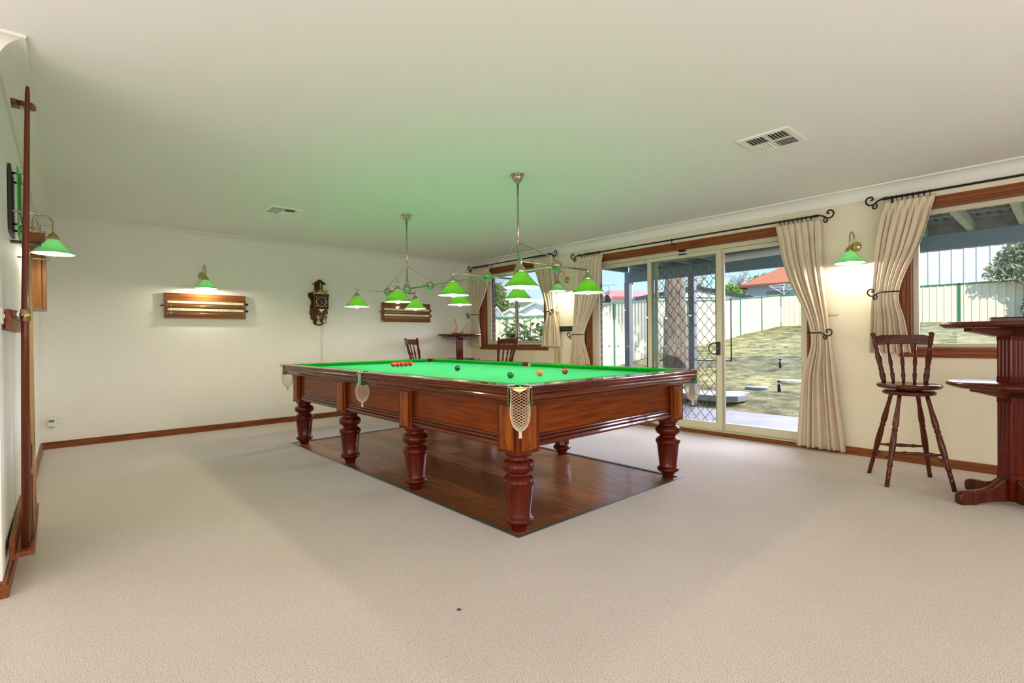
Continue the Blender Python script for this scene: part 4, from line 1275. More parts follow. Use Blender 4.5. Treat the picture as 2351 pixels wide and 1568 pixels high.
# ================================================================== BAR STOOLS
def turned(mb, p, q, prof, n=14):
    """turning along p->q; prof: (t, radius)"""
    p, q = Vector(p), Vector(q)
    pts = [p + (q - p) * t for t, _ in prof]
    mb.tube(pts, [r for _, r in prof], n)
    return mb
LEGP = [(0, .0125), (.06, .0145), (.10, .0135), (.18, .0155), (.28, .0200), (.33, .0205), (.365, .0150), (.378, .0195), (.395, .0195), (.405, .0150), (.43, .0185), (.55, .0215), (.66, .0185), (.735, .0140), (.752, .0185), (.772, .0185), (.79, .0140), (.83, .0150), (.868, .0150), (.872, .0138), (.878, .0150), (1.0, .0145)]
POSTP = [(0, .0145), (.05, .0165), (.15, .0205), (.23, .0150), (.245, .0195), (.265, .0150), (.28, .0195), (.30, .0150), (.33, .0155), (.50, .0215), (.60, .0165), (.66, .0145), (.68, .0195), (.70, .0150), (.76, .0160), (.90, .0170), (.945, .0150), (.955, .0195), (.985, .0200), (1.0, .0120)]
SPINP = [(0, .0085), (.10, .0125), (.20, .0150), (.28, .0095), (.30, .0130), (.32, .0095), (.34, .0130), (.36, .0095), (.50, .0145), (.62, .0120), (.80, .0085), (1.0, .0080)]
STRP = [(0, .007), (.18, .010), (.26, .015), (.30, .010), (.5, .0145), (.70, .010), (.74, .015), (.82, .010), (1, .007)]
def bar_stool(loc, rz, label, leg_rot):
    r = empty('bar_stool', loc, rz); tag(r, label, 'bar stool', 'turned wooden bar stools with spindle backs')
    ZS = .742
    seat = [(.0, ZS - .034), (.165, ZS - .034), (.190, ZS - .030), (.200, ZS - .018), (.200, ZS - .008), (.192, ZS - .001), (.170, ZS), (.10, ZS - .004), (.0, ZS - .006)]
    MB().lathe(seat, (0, 0, 0), 48).build('seat', M_STOOLX, r)
    MB().lathe([(.0, ZS - .050), (.08, ZS - .050), (.08, ZS - .034), (.0, ZS - .034)], (0, 0, 0), 24).lathe([(.0, ZS - .082), (.145, ZS - .082), (.160, ZS - .076), (.166, ZS - .066), (.160, ZS - .055), (.148, ZS - .050), (.0, ZS - .050)], (0, 0, 0), 44).build('swivel_ring', M_STOOLX, r)
    feet = []; tops = []
    for k in range(4):
        a = leg_rot + k * pi / 2
        t = (.118 * cos(a), .118 * sin(a), ZS - .078); f = (.285 * cos(a), .285 * sin(a), 0)
        tops.append(Vector(t)); feet.append(Vector(f))
        turned(MB(), t, f, LEGP, 16).build('leg', M_STOOL, r)
    for k in range(4):
        zz = .195 if k % 2 == 0 else .245
        def at_(i): return feet[i] + (tops[i] - feet[i]) * (zz / (ZS - .078))
        turned(MB(), at_(k), at_((k + 1) % 4), STRP, 12).build('stretcher', M_STOOL, r)
    # back: posts, spindles, crest rail
    for s in (-1, 1):
        turned(MB(), (s * .130, .130, ZS - .004), (s * .188, .215, 1.128), POSTP, 16).build('back_post', M_STOOL, r)
    for i in (-1, 0, 1):
        turned(MB(), (i * .066, .158 - abs(i) * .008, ZS - .004), (i * .088, .232 - abs(i) * .006, 1.045), SPINP, 12).build('spindle', M_STOOL, r)
    vs_ = []; n = 16
    for i in range(n + 1):
        t = i / n * 2 - 1
        x = t * .178; y = .214 + .026 * (1 - t * t)
        ht = 1.110 - (.020 if abs(t) > .82 else 0) * ((abs(t) - .82) / .18 if abs(t) > .82 else 0)
        lo = 1.030 + .006 * (1 - t * t)
        for (dy, z) in ((-.010, lo), (.010, lo), (.014, ht), (-.006, ht)): vs_.append((x, y + dy, z))
    fs = [(4*i + k, 4*i + (k+1) % 4, 4*i + 4 + (k+1) % 4, 4*i + 4 + k) for i in range(n) for k in range(4)] + [(0,1,2,3), (4*n+3, 4*n+2, 4*n+1, 4*n)]
    MB().add(vs_, fs).build('crest_rail', M_STOOLX, r, .003)
    return r
st = bar_stool((6.365, -.735, 0), radians(21), 'turned wooden bar stool with spindle back standing in front of the right window', radians(-17 - 21))
dup(st, (1.46, -.60, 0), radians(-88), 'wooden bar stool showing its spindle back in front of the small window')
dup(st, (.62, -1.36, 0), radians(176), 'wooden bar stool seen edge-on below the right-hand scoreboard')

# ================================================================== MODEL BOAT
bo = empty('model_boat', (.47, -.62, 1.190), radians(48)); tag(bo, 'small patterned model boat with upright sail and straw-coloured jib', 'model boat')
pl = [(-.085, .004), (-.095, .028), (-.060, .020), (.060, .022), (.098, .040), (.085, .012), (.05, .0), (-.06, .0)]
MB().prism(pl, -.020, .020, 'y').build('hull', M_BLACK, bo, .003)
MB().prism([(-.065, .026), (-.055, .075), (-.020, .125), (-.008, .125), (.020, .085), (.045, .024)], -.014, .014, 'y').build('body', M_PATT, bo, .006)
MB().tube([(-.012, 0, .12), (-.022, 0, .165), (-.042, 0, .255)], [.011, .014, .017], 12).build('neck', M_PATT, bo)
MB().tube([(.050, 0, .03), (.165, 0, .165)], [.0035, .0025], 6).build('spar', M_BLACK, bo)
MB().prism([(.055, .050), (.155, .158), (.085, .030), (.06, .03)], -.002, .002, 'y').build('jib', M_SAIL, bo)
tb_ = empty('tiny_ornament', (.515, -.70, 1.190)); tag(tb_, 'tiny black and white ball ornament beside the model boat', 'ornament')
MB().sphere((0, 0, .014), .014, 14, 10).build('ball', M_BLACK, tb_)
MB().lathe([(.0125, -.004), (.0146, 0), (.0125, .004)], (0, 0, .014), 14, (1, 1, 0)).build('band', M_WHITE, tb_)
sc_ = MB().box(-.007, .007, -.004, .004, 0, .004).build('carpet_scrap', M_DKMETAL); sc_.location = (5.504, -4.293, .001); sc_.rotation_euler = (0, 0, .7)
tag(sc_, 'tiny dark scrap lying on the open carpet in front of the table', 'scrap')

# ================================================================== OUTSIDE
def at(u, v, D):
    return CAM + (d_ + r2 * ((u - 1175.5) / 1164.19) - u2 * ((v - 784) / 1164.19)) * D
GZ = [(-20, -.15), (2.8, -.15), (5, -.05), (7.5, .10), (9.9, .38), (16, .96), (22, 1.60), (30, 2.0), (60, 3.0)]
def gz(y):
    for i in range(len(GZ) - 1):
        if y <= GZ[i+1][0]:
            a, b = GZ[i], GZ[i+1]; t = (y - a[0]) / (b[0] - a[0]); return a[1] + (b[1] - a[1]) * t
    return GZ[-1][1]
ys = [2.8, 3.6, 4.4, 5.2, 6, 7, 8, 9, 10, 11.5, 13, 14.5, 16, 18, 20, 22, 24, 27, 30, 40, 60]
xs = [-45, -30, -20, -12, -8, -5, -3, -1, 1, 3, 5, 7, 9, 12, 18, 28]
vs_ = [(x, y, gz(y) + (.03 * sin(x * 1.3 + y) if 3 < y < 30 else 0)) for y in ys for x in xs]
nx = len(xs)
fs = [(j*nx+i, j*nx+i+1, (j+1)*nx+i+1, (j+1)*nx+i) for j in range(len(ys)-1) for i in range(nx-1)]
lw = MB().add(vs_, fs, True).build('lawn', M_LAWN); struct(lw)
struct(box('ground', M_LAWN, (-45, -.6, -20, 2.82, -.5, -.16)))
struct(box('patio', M_SLATE, (-.6, 14, .26, 2.8, -.35, -.12)))

# covered patio: posts, beams, rafters and roof sheet
pg = empty('patio_cover', (1.25, 3.0, -.12)); tag(pg, 'grey-blue timber patio cover with posts and a flat ribbed roof', 'patio cover')
def PT(mb): mb.M = Matrix.Translation((-1.25, -3.0, .12)); return mb
for x in (1.25, 2.62): PT(MB()).box(x - .055, x + .055, 2.95, 3.05, -.12, 2.20).build('post', M_POSTG, pg, .004)
PT(MB()).box(1.20, 13.0, 2.955, 3.045, 2.195, 2.395).build('front_beam', M_BEAM, pg, .004)
PT(MB()).box(1.205, 1.295, .26, 2.95, 2.395, 2.50).build('side_beam', M_BEAM, pg, .004)
x = 1.75
while x < 12.5:
    PT(MB()).box(x - .032, x + .032, .26, 3.10, 2.396, 2.53).build('rafter', M_GTIMBER if x > 5 else M_BEAM, pg, .002)
    x += .46
for y in (.5, .9, 1.3, 1.7, 2.1, 2.5, 2.9): PT(MB()).box(1.21, 13, y - .03, y + .03, 2.531, 2.556).build('batten', M_WEATHER, pg)
PT(MB()).box(1.21, 13, 3.101, 3.125, 2.36, 2.56).build('fascia', M_WEATHER, pg)
mb = PT(MB()); n = 0; x = 1.15; v_ = []
while x < 13.1:
    v_ += [(x, .20), (x + .05, .20), (x + .065, .22), (x + .085, .22)]; x += .10
vv = [(p[0], .26, 2.56 + (.018 if p[1] > .21 else 0)) for p in v_] + [(p[0], 3.25, 2.56 + (.018 if p[1] > .21 else 0)) for p in v_]
m_ = len(v_)
mb.add(vv, [(i, i+1, m_+i+1, m_+i) for i in range(m_ - 1)])
rs = mb.build('roof_sheet', M_BEAM, pg); sdm = rs.modifiers.new('t', 'SOLIDIFY'); sdm.thickness = .004
mb = PT(MB()); y = .45
while y < 3.0:
    mb.box(1.190, 1.204, y, y + .022, 2.40, 2.555); y += .13
mb.build('edge_strips', M_HWHITE, pg)
rsn = empty('rolled_screen', (3.95, 2.2, 2.33)); tag(rsn, 'ribbed white roll fixed under the patio roof above the right door pane', 'rolled screen')
mb = MB(); pts = []; rad_ = []
for i in range(41):
    t = i / 40; pts.append((-.5 + 1.05 * t, .10 - .12 * t, 0)); rad_.append(.058 + .006 * (i % 2))
mb.tube(pts, rad_, 14); mb.build('roll', M_HWHITE, rsn)
MB().tube([(.53, -.02, 0), (.57, -.025, 0)], .05, 14).build('end_cap', M_SHEDW, rsn)

# ribbed steel fences
def ribbed(mb, p, q, z0a, z0b, z1a, z1b, period=.19, dep=.028):
    """ribbed sheet from p to q; ribs are real folds"""
    p, q = Vector((p[0], p[1], 0)), Vector((q[0], q[1], 0))
    L = (q - p).length; t_ = (q - p) / L; n_ = Vector((-t_.y, t_.x, 0))
    s = 0; pr = []
    while s < L:
        for (a, o) in ((0, 0), (.70, 0), (.76, 1), (.94, 1)):
            if s + a * period < L: pr.append((s + a * period, o * dep))
        s += period
    pr.append((L, 0))
    v_ = []
    for (s, o) in pr:
        b = p + t_ * s + n_ * o; f = s / L
        v_.append((b.x, b.y, z0a + (z0b - z0a) * f)); v_.append((b.x, b.y, z1a + (z1b - z1a) * f))
    mb.add(v_, [(2*i, 2*i+1, 2*i+3, 2*i+2) for i in range(len(pr) - 1)])
    return mb
FA = [(-2, 1.66), (3.5, 1.68), (5.1, 1.66), (7.5, 2.21), (9.9, 2.40), (16, 2.70), (22.3, 3.22)]
def fa(y):
    for i in range(len(FA) - 1):
        if y <= FA[i+1][0]:
            a, b = FA[i], FA[i+1]; return a[1] + (b[1] - a[1]) * (y - a[0]) / (b[0] - a[0])
    return FA[-1][1]
fA = empty('steel_fence', (-2.9, 10, 0)); tag(fA, 'long cream ribbed steel fence with green rails climbing away to the yard corner', 'fence', 'cream steel fences')
ya = 22.3; k = 0
while ya > -1.8:
    yb = ya - 2.36
    zt0, zt1 = fa(yb), fa(ya)
    mb = MB(); mb.M = Matrix.Translation((2.9, -10, 0))
    ribbed(mb, (-2.9, ya), (-2.9, yb), gz(ya) - .05, gz(yb) - .05, zt1, zt0)
    o = mb.build('sheet_panel', M_FENCEX, fA)
    mb = MB(); mb.M = Matrix.Translation((2.9, -10, 0))
    dz = (zt1 - zt0)
    mb.add([(-2.93, yb, zt0 - .05), (-2.86, yb, zt0 - .05), (-2.86, yb, zt0), (-2.93, yb, zt0), (-2.93, ya, zt1 - .05), (-2.86, ya, zt1 - .05), (-2.86, ya, zt1), (-2.93, ya, zt1)], [(0,1,2,3),(7,6,5,4),(0,4,5,1),(1,5,6,2),(2,6,7,3),(3,7,4,0)])
    mb.build('top_rail', M_GTRIM, fA)
    mb = MB(); mb.M = Matrix.Translation((2.9, -10, 0)); mb.box(-2.93, -2.865, yb - .02, yb + .02, gz(yb) - .1, zt0 + .01); mb.build('post', M_GTRIM, fA)
    ya = yb
YF = 22.3
fB = empty('steel_fence', (4, YF, 0)); tag(fB, 'cream ribbed steel fence with green posts running along the back of the yard', 'fence', 'cream steel fences')
xx = -2.84
while xx < 14:
    x2 = xx + 2.30
    mb = MB(); mb.M = Matrix.Translation((-4, -YF, 0)); ribbed(mb, (x2, YF), (xx, YF), 1.52, 1.52, 3.16, 3.16, .24)
    mb.build('sheet_panel', M_FENCEX, fB)
    mb = MB(); mb.M = Matrix.Translation((-4, -YF, 0)); mb.box(xx, x2, YF - .04, YF + .04, 3.15, 3.21).box(xx, x2, YF - .04, YF + .04, 1.50, 1.56); mb.build('rail', M_GTRIM, fB)
    mb = MB(); mb.M = Matrix.Translation((-4, -YF, 0)); mb.box(x2 - .045, x2 + .045, YF - .04, YF + .04, 1.4, 3.2); mb.build('post', M_GTRIM, fB)
    xx = x2

# foliage helpers
def leaves(mb, c, rad, n, size, rnd, shell=.35, aspect=1.6, droop=0):
    for _ in range(n):
        while True:
            v = Vector((rnd.uniform(-1, 1), rnd.uniform(-1, 1), rnd.uniform(-1, 1)))
            if shell < v.length < 1: break
        p = Vector((c[0] + v.x * rad[0], c[1] + v.y * rad[1], c[2] + v.z * rad[2]))
        a = Vector((rnd.uniform(-1, 1), rnd.uniform(-1, 1), rnd.uniform(-1, 1) - droop)).normalized()
        b = a.cross(Vector((rnd.uniform(-1, 1), rnd.uniform(-1, 1), rnd.uniform(-1, 1)))).normalized()
        s = size * rnd.uniform(.6, 1.3)
        mb.add([p - a * s * aspect * .5, p + b * s * .3, p + a * s * aspect * .5, p - b * s * .3], [(0, 1, 2, 3)])
    return mb
def tree(name, base, h, crowns, leafm, nleaf, size, label, trunk_r=.12, seed=1, branches=6, group=None, bark=None, cat='tree'):
    rnd = random.Random(seed)
    r = empty(name, base); tag(r, label, cat, group)
    bark = bark or M_TWIG
    MB().tube([(0, 0, -.2), (.04, .02, h * .3), (-.03, .03, h * .6), (0, 0, h * .85)], [trunk_r * 1.2, trunk_r, trunk_r * .75, trunk_r * .4], 10).build('trunk', bark, r)
    for i in range(branches):
        z0 = h * rnd.uniform(.35, .75); c = crowns[i % len(crowns)]
        tgt = Vector((c[0][0] + rnd.uniform(-.8, .8) * c[1][0], c[0][1] + rnd.uniform(-.8, .8) * c[1][1], c[0][2] + rnd.uniform(-.3, .9) * c[1][2]))
        p0 = Vector((0, 0, z0)); mid = (p0 + tgt) / 2 + Vector((rnd.uniform(-.1, .1), rnd.uniform(-.1, .1), .1)) * h * .2
        mb = MB().tube([p0, mid, tgt], [trunk_r * .5, trunk_r * .3, trunk_r * .1], 6)
        for j in range(5):
            q0 = mid + (tgt - mid) * rnd.uniform(0, 1); q1 = q0 + Vector((rnd.uniform(-1, 1), rnd.uniform(-1, 1), rnd.uniform(0, 1))) * h * .13
            mb.tube([q0, (q0 + q1) / 2 + Vector((0, 0, .03)), q1], [trunk_r * .18, trunk_r * .12, trunk_r * .05], 4)
        mb.build('branch', bark, r)
    if nleaf:
        mb = MB()
        for (c, rd_) in crowns: leaves(mb, c, rd_, int(nleaf / len(crowns)), size, rnd)
        mb.build('foliage', leafm, r)
    return r
# yard tree with rough bark, crown above the patio roof line
p0 = at(1550, 835, 12.0)
tr_ = empty('gum_tree', (p0.x, p0.y, gz(p0.y))); tag(tr_, 'thick rough-barked tree trunk in the yard behind the diamond lattice door', 'tree')
pts, rad_ = [], []
for i in range(25):
    t = i / 24; pts.append((-.12 * t + .03 * sin(5 * t), .05 * sin(4 * t), -.2 + 6.0 * t)); rad_.append(.30 * (1 - t) ** 3 * .35 + .235 - .07 * t + .012 * sin(i * 2.1))
MB().tube(pts, rad_, 22).build('trunk', M_BARK, tr_)
rnd = random.Random(5)
for i in range(7):
    a = i * .9; z0 = 3.6 + i * .3
    MB().tube([(-.1, 0, z0), (cos(a) * .9, sin(a) * .9, z0 + .7), (cos(a) * 1.9, sin(a) * 1.9, z0 + 1.5)], [.10, .06, .02], 8).build('branch', M_BARK, tr_)
mb = MB()
for i in range(9):
    a = i * .7; leaves(mb, (cos(a) * 1.4, sin(a) * 1.4, 4.6 + .28 * i), (.9, .9, .6), 260, .22, rnd)
mb.build('foliage', M_LEAF1, tr_)

P = at(1142, 690, 29)
tree('conifer', (P.x, P.y, 1.0), 3.9, [((0, 0, 1.7), (1.0, 1.0, .8)), ((-.2, 0, 2.5), (.7, .7, .8)), ((.5, .2, 1.3), (.6, .6, .5))], M_LEAF1B, 3000, .22, 'bushy green tree behind the sheds, left edge of the small window', .12, 3)
P = at(1214, 690, 46)
tree('bare_tree', (P.x, P.y, 1.5), 4.6, [((0, 0, 2.6), (1.6, 1.4, 1.2)), ((1.4, 1, 2.3), (1.2, 1.2, 1.0))], M_LEAF4, 260, .16, 'bare purplish winter tree behind the white house, small window', .1, 4, 12)
P = at(1187, 690, 44)
tree('gum_sapling', (P.x, P.y, 1.5), 4.4, [((0, 0, 3.2), (.9, .9, .45))], M_LEAF4, 320, .2, 'thin grey-leaved tree between conifer and bare tree, small window', .06, 14, 6)
P = at(1738, 650, 46)
tree('eucalypt', (P.x, P.y, 1.8), 5.4, [((0, 0, 4.1), (1.0, 1.0, .7)), ((.9, .6, 4.5), (.9, .8, .55)), ((-1.0, -.6, 3.6), (.7, .7, .5))], M_LEAF4, 1100, .22, 'grey-leaved gum tree beside the tiled roof, seen in the right door pane', .11, 6, 8)
P = at(1697, 650, 42)
tree('bare_tree', (P.x, P.y, 1.8), 4.8, [((0, 0, 3.8), (1.1, 1.1, 1.0))], M_LEAF4, 60, .15, 'bare branching tree left of the tiled roof, right door pane', .09, 8, 14)
P = at(1674, 664, 33)
tree('round_shrub', (P.x, P.y, 1.8), 2.4, [((0, 0, 2.2), (.65, .65, .5))], M_LEAF2, 700, .2, 'yellow-green shrub over the shed roof, left edge of right door pane', .07, 9, 4, cat='shrub')
P = at(1598, 640, 48)
tree('bare_tree', (P.x, P.y, 1.8), 5.6, [((0, 0, 4.2), (1.6, 1.6, 1.0)), ((-1.8, -1.4, 3.6), (1.2, 1.2, .9))], M_LEAF4, 420, .18, 'hazy bare tree beyond the yard trunk, behind the lattice door', .1, 10, 14)

# strappy shrub outside the small window
def spear_shrub(name, base, h, rad, n, label, seed, cat='shrub'):
    rnd = random.Random(seed)
    r = empty(name, base); tag(r, label, cat)
    st_ = MB(); lf = MB()
    for k in range(18):
        a = rnd.uniform(0, 2*pi); rr_ = rad * rnd.uniform(.1, .85); hh = h * rnd.uniform(.5, 1.0) * (1.0 - .35 * rr_ / rad)
        tip = Vector((cos(a) * rr_, sin(a) * rr_, hh))
        st_.tube([(cos(a) * rr_ * .2, sin(a) * rr_ * .2, 0), tip * .55 + Vector((0, 0, hh * .06)), tip], [.02, .013, .006], 6)
        for j in range(n):
            t = rnd.uniform(.30, 1.0); p = tip * t
            b = rnd.uniform(0, 2*pi); up = rnd.uniform(-.15, .75)
            dr_ = Vector((cos(b), sin(b), up)).normalized(); L = rnd.uniform(.28, .44)
            sd_ = dr_.cross(Vector((0, 0, 1))).normalized() * .042
            q = [p, p + dr_ * L * .35 + sd_, p + dr_ * L * .7 + sd_ * .8 - Vector((0, 0, .02)), p + dr_ * L - Vector((0, 0, .08)), p + dr_ * L * .7 - sd_ * .8 - Vector((0, 0, .02)), p + dr_ * L * .35 - sd_]
            lf.add(q, [(0, 1, 5), (1, 2, 4, 5), (2, 3, 4)])
    st_.build('stem', M_TWIG, r); lf.build('foliage', M_LEAF2, r)
    return r
P = at(1205, 790, 11.0)
spear_shrub('frangipani_shrub', (P.x, P.y, gz(P.y)), 2.25, .75, 30, 'leafy green shrub with spear-shaped leaves outside the small window', 21)
P = at(1246, 790, 9.3)
spear_shrub('frangipani_shrub', (P.x, P.y, gz(P.y)), 1.7, .6, 26, 'darker spear-leaved shrub partly behind the small window curtain', 22)
P = at(1147, 700, 24)
tree('golden_shrub', (P.x - .5, P.y - .5, .3), 1.9, [((0, 0, 2.15), (.35, .35, .42))], M_LEAF3, 500, .16, 'yellow-leaved shrub beside the brick edge of the small window', .05, 23, 3, cat='shrub')
# low greenery at the left fence foot
for (u, v, D, lab, sd_) in ((1467, 838, 12.5, 'low green plant by the fence foot, seen in the left door pane', 31), (1528, 842, 10.6, 'low green plant behind the lattice, left of the yard trunk', 32)):
    P = at(u, v, D); rnd = random.Random(sd_)
    r = empty('border_plant', (P.x, P.y, gz(P.y))); tag(r, lab, 'plant')
    leaves(MB(), (0, 0, .16), (.38, .38, .22), 520, .10, rnd, 0, 2.2, -.6).build('foliage', M_LEAF2, r)
    MB().tube([(0, 0, -.02), (0, 0, .2)], .012, 6).build('stem', M_TWIG, r)
# climbing vine over the back fence (right window)
rnd = random.Random(41)
vn = empty('climbing_vine', (6.15, 21.8, 1.55)); tag(vn, 'leafy vine spilling over the back fence in the right window', 'vine')
mb = MB()
leaves(mb, (0, 0, 2.35), (1.0, .30, .85), 1500, .17, rnd, 0); leaves(mb, (.5, 0, 1.3), (.6, .3, .75), 700, .15, rnd, 0); leaves(mb, (.35, 0, .55), (.65, .3, .6), 700, .15, rnd, 0)
leaves(mb, (-.9, 0, 1.95), (.45, .25, .4), 220, .13, rnd, 0)
mb.build('foliage', M_LEAF4, vn)
mb = MB()
for i in range(16):
    a = rnd.uniform(-1, .9); mb.tube([(.4, .05, 0), (a * .5 + .2, 0, 1.2), (a, -.1, 1.9 + rnd.uniform(-.4, .6))], [.03, .018, .006], 5)
mb.build('stem', M_TWIG, vn)

# garden furniture on the lawn
for (x, y, lab) in ((3.20, 5.40, 'black bollard garden light nearer the patio'), (1.95, 8.90, 'black bollard garden light further up the lawn')):
    z = gz(y); r = empty('garden_light', (x, y, z)); tag(r, lab, 'garden light', 'bollard garden lights')
    MB().tube([(0, 0, -.05), (0, 0, .15)], .032, 14).build('base_post', M_BLACK, r)
    MB().tube([(0, 0, .15), (0, 0, .195)], .028, 14).build('lens', M_HWHITE, r)
    MB().lathe([(.034, .195), (.036, .20), (.034, .225), (.0, .232)], (0, 0, 0), 14).build('cap', M_BLACK, r)
for (x, y, rx_, lab) in ((2.67, 5.62, .23, 'round stepping stone in the middle of the right door view'), (2.90, 6.90, .24, 'round stepping stone beyond the nearer garden light'), (2.62, 4.72, .25, 'round stepping stone next to the concrete slab')):
    o = MB().lathe([(.0, -.05), (rx_, -.05), (rx_, .018), (rx_ - .015, .028), (.0, .030)], (0, 0, 0), 28).build('stepping_stone', M_CONC)
    o.location = (x, y, gz(y) + .012); tag(o, lab, 'stepping stone', 'stepping stones across the lawn')
sl = empty('concrete_slab', (2.62, 3.62, -.16)); tag(sl, 'raised rounded concrete slab at the lawn edge behind the lattice door', 'concrete slab')
MB().prism([(-.75, -.35), (.45, -.35), (.62, -.20), (.62, .20), (.45, .35), (-.75, .35)], .10, .21, 'z').build('slab', M_CONC, sl, .01)
MB().box(-.62, .45, -.26, .26, -.1, .10).build('plinth', M_SLATE, sl)
A_, B_ = at(1487, 822, 15.2), at(1679, 822, 15.4)
gf = empty('frame_stand', (A_.x, A_.y, gz(A_.y))); tag(gf, 'tall thin dark pole frame with net standing on the lawn by the fence', 'garden frame')
dx_, dy_ = B_.x - A_.x, B_.y - A_.y; dzb = gz(B_.y) - gz(A_.y); TZ = 2.28 - gz(A_.y)
for (a, b, zb0) in ((0, 0, 0), (dx_, dy_, dzb)): MB().tube([(a, b, zb0 - .02), (a, b, TZ)], .022, 8).build('pole', M_DKMETAL, gf)
MB().tube([(0, 0, TZ), (dx_, dy_, TZ)], .022, 8).build('top_bar', M_GTRIM, gf)
MB().tube([(0, 0, dzb + .05), (dx_, dy_, dzb + .02)], .02, 8).build('bottom_bar', M_DKMETAL, gf)
mb = MB()
for i in range(1, 12): mb.tube([(dx_ * i / 12, dy_ * i / 12, TZ), (dx_ * i / 12, dy_ * i / 12, TZ - .18 - .10 * sin(pi * i / 12))], .004, 4, False)
mb.build('net_fringe', M_GTRIM, gf)

# neighbouring buildings
def gable(name, a, b, depth, z0, ze, zr, wallm, roofm, label, over=.3, fas=None, cat='building', wins=()):
    """gable front spans a->b (world xy); the building runs back away from the camera"""
    a, b = Vector((a[0], a[1], 0)), Vector((b[0], b[1], 0))
    t = (b - a).normalized(); n = Vector((-t.y, t.x, 0)); L = (b - a).length
    r = empty(name, (a.x, a.y, z0)); tag(r, label, cat)
    r.rotation_euler = (0, 0, math.atan2(t.y, t.x))
    hh, hr = ze - z0, zr - z0
    MB().prism([(0, 0), (L, 0), (L, hh), (L / 2, hr), (0, hh)], 0, depth, 'y').build('walls', wallm, r)
    th = .08; ov = over
    sl_ = (hr - hh) / (L / 2)
    mb = MB()
    mb.prism([(-ov, hh - sl_ * ov), (L / 2, hr), (L + ov, hh - sl_ * ov), (L + ov, hh - sl_ * ov + th), (L / 2, hr + th), (-ov, hh - sl_ * ov + th)], -ov, depth + ov, 'y')
    rf = mb.build('roof', roofm, r)
    if fas:
        MB().prism([(-ov, hh - sl_ * ov - .10), (L / 2, hr - .10), (L + ov, hh - sl_ * ov - .10), (L + ov, hh - sl_ * ov + th + .02), (L / 2, hr + th + .02), (-ov, hh - sl_ * ov + th + .02)], -ov - .05, -ov, 'y').build('bargeboard', fas, rf)
    for (x0, x1, zz0, zz1, m_) in wins: MB().box(x0, x1, -.03, 0.001, zz0 - z0, zz1 - z0).build('window', m_, r)
    return r
a_, b_ = at(1462, 700, 27), at(1722, 700, 27)
gable('neighbour_carport', (a_.x, a_.y), (b_.x, b_.y), 5, 1.0, 3.15, 3.72, M_HWHITE, M_ROOFB, 'white outbuilding with a dark low gable behind the fence and trunk', .12, M_DKMETAL)
def long_house(name, a, b, depth, z0, ze, zr, wallm, roofm, label, gutter=None, wins=(), hip=1.5, ov=.45):
    a, b = Vector((a[0], a[1], 0)), Vector((b[0], b[1], 0))
    t = (b - a).normalized(); L = (b - a).length
    r = empty(name, (a.x, a.y, z0)); tag(r, label, 'house')
    r.rotation_euler = (0, 0, math.atan2(t.y, t.x))
    he, hr = ze - z0, zr - z0
    MB().box(0, L, 0, depth, 0, he).build('walls', wallm, r)
    v_ = [(-ov, -ov, he), (L + ov, -ov, he), (L + ov, depth + ov, he), (-ov, depth + ov, he), (hip, depth / 2, hr), (L - hip, depth / 2, hr)]
    rf = MB().add(v_, [(0, 1, 5, 4), (1, 2, 5), (2, 3, 4, 5), (3, 0, 4), (3, 2, 1, 0)]).build('roof', roofm, r)
    if gutter: MB().box(-ov - .06, L + ov + .06, -ov - .10, -ov, he - .10, he + .06).box(-ov - .10, -ov, -ov, depth + ov, he - .10, he + .06).build('gutter', gutter, rf)
    for (x0, x1, zz0, zz1, m_) in wins: MB().box(x0, x1, -.04, .001, zz0 - z0, zz1 - z0).build('window', m_, r)
    return r
a_ = at(1716, 660, 34); 
hh_ = long_house('tiled_house', (a_.x, a_.y), (a_.x + 11, a_.y + .4), 8, 1.8, 4.42, 7.2, M_HBLUE, M_TERRA, 'pale boarded house with an orange tiled roof beyond the back fence', M_BROWNG, ((1.2, 2.6, 3.0, 4.0, M_GREYLCD),), 4.0, .5)
a_, b_ = at(1405, 680, 38), at(1640, 680, 40)
long_house('red_roofed_house', (a_.x, a_.y), (b_.x, b_.y), 6, 1.0, 4.10, 4.95, M_HWHITE, M_REDROOF, 'cream house with a low red metal roof left of the trunk', M_REDROOF, (), 1.2, .3)
a_, b_ = at(1120, 700, 36), at(1262, 700, 34)
long_house('white_house', (a_.x, a_.y), (b_.x, b_.y), 6, .5, 3.65, 4.6, M_HWHITE, M_ROOFB, 'white house with blue-grey roof seen through the small window', M_HWHITE, ((1.4, 1.9, 2.7, 3.4, M_GREYLCD), (2.1, 2.5, 2.4, 3.4, M_GREYLCD), (3.3, 3.5, 2.7, 3.4, M_GREYLCD), (3.7, 4.0, 2.7, 3.3, M_GREYLCD)), 1.0, .3)
a_, b_ = at(1150, 730, 21), at(1200, 730, 20)
gable('cream_shed', (a_.x, a_.y), (b_.x, b_.y), 2.5, .2, 2.02, 2.24, M_HWHITE, M_HWHITE, 'low cream shed roof above the fence, left half of the small window', .1, cat='shed')
a_, b_ = at(1200, 730, 19), at(1275, 730, 17.5)
gable('green_roofed_shed', (a_.x, a_.y), (b_.x, b_.y), 2.5, .2, 2.10, 2.36, M_HWHITE, M_ROOFG, 'pale green shed roof above the fence, right half of the small window', .15, cat='shed')
a_, b_ = at(1128, 730, 17), at(1154, 730, 17)
gable('lilac_shed', (a_.x, a_.y), (b_.x, b_.y), 2, .1, 1.85, 2.12, M_HBLUE, M_SHEDW, 'small pale shed gable beside the brick edge of the small window', .05, cat='shed')
sw = empty('tall_steel_shed', (3.5, 25, 1.8)); tag(sw, 'tall pale grey ribbed steel shed wall behind the back fence', 'shed')
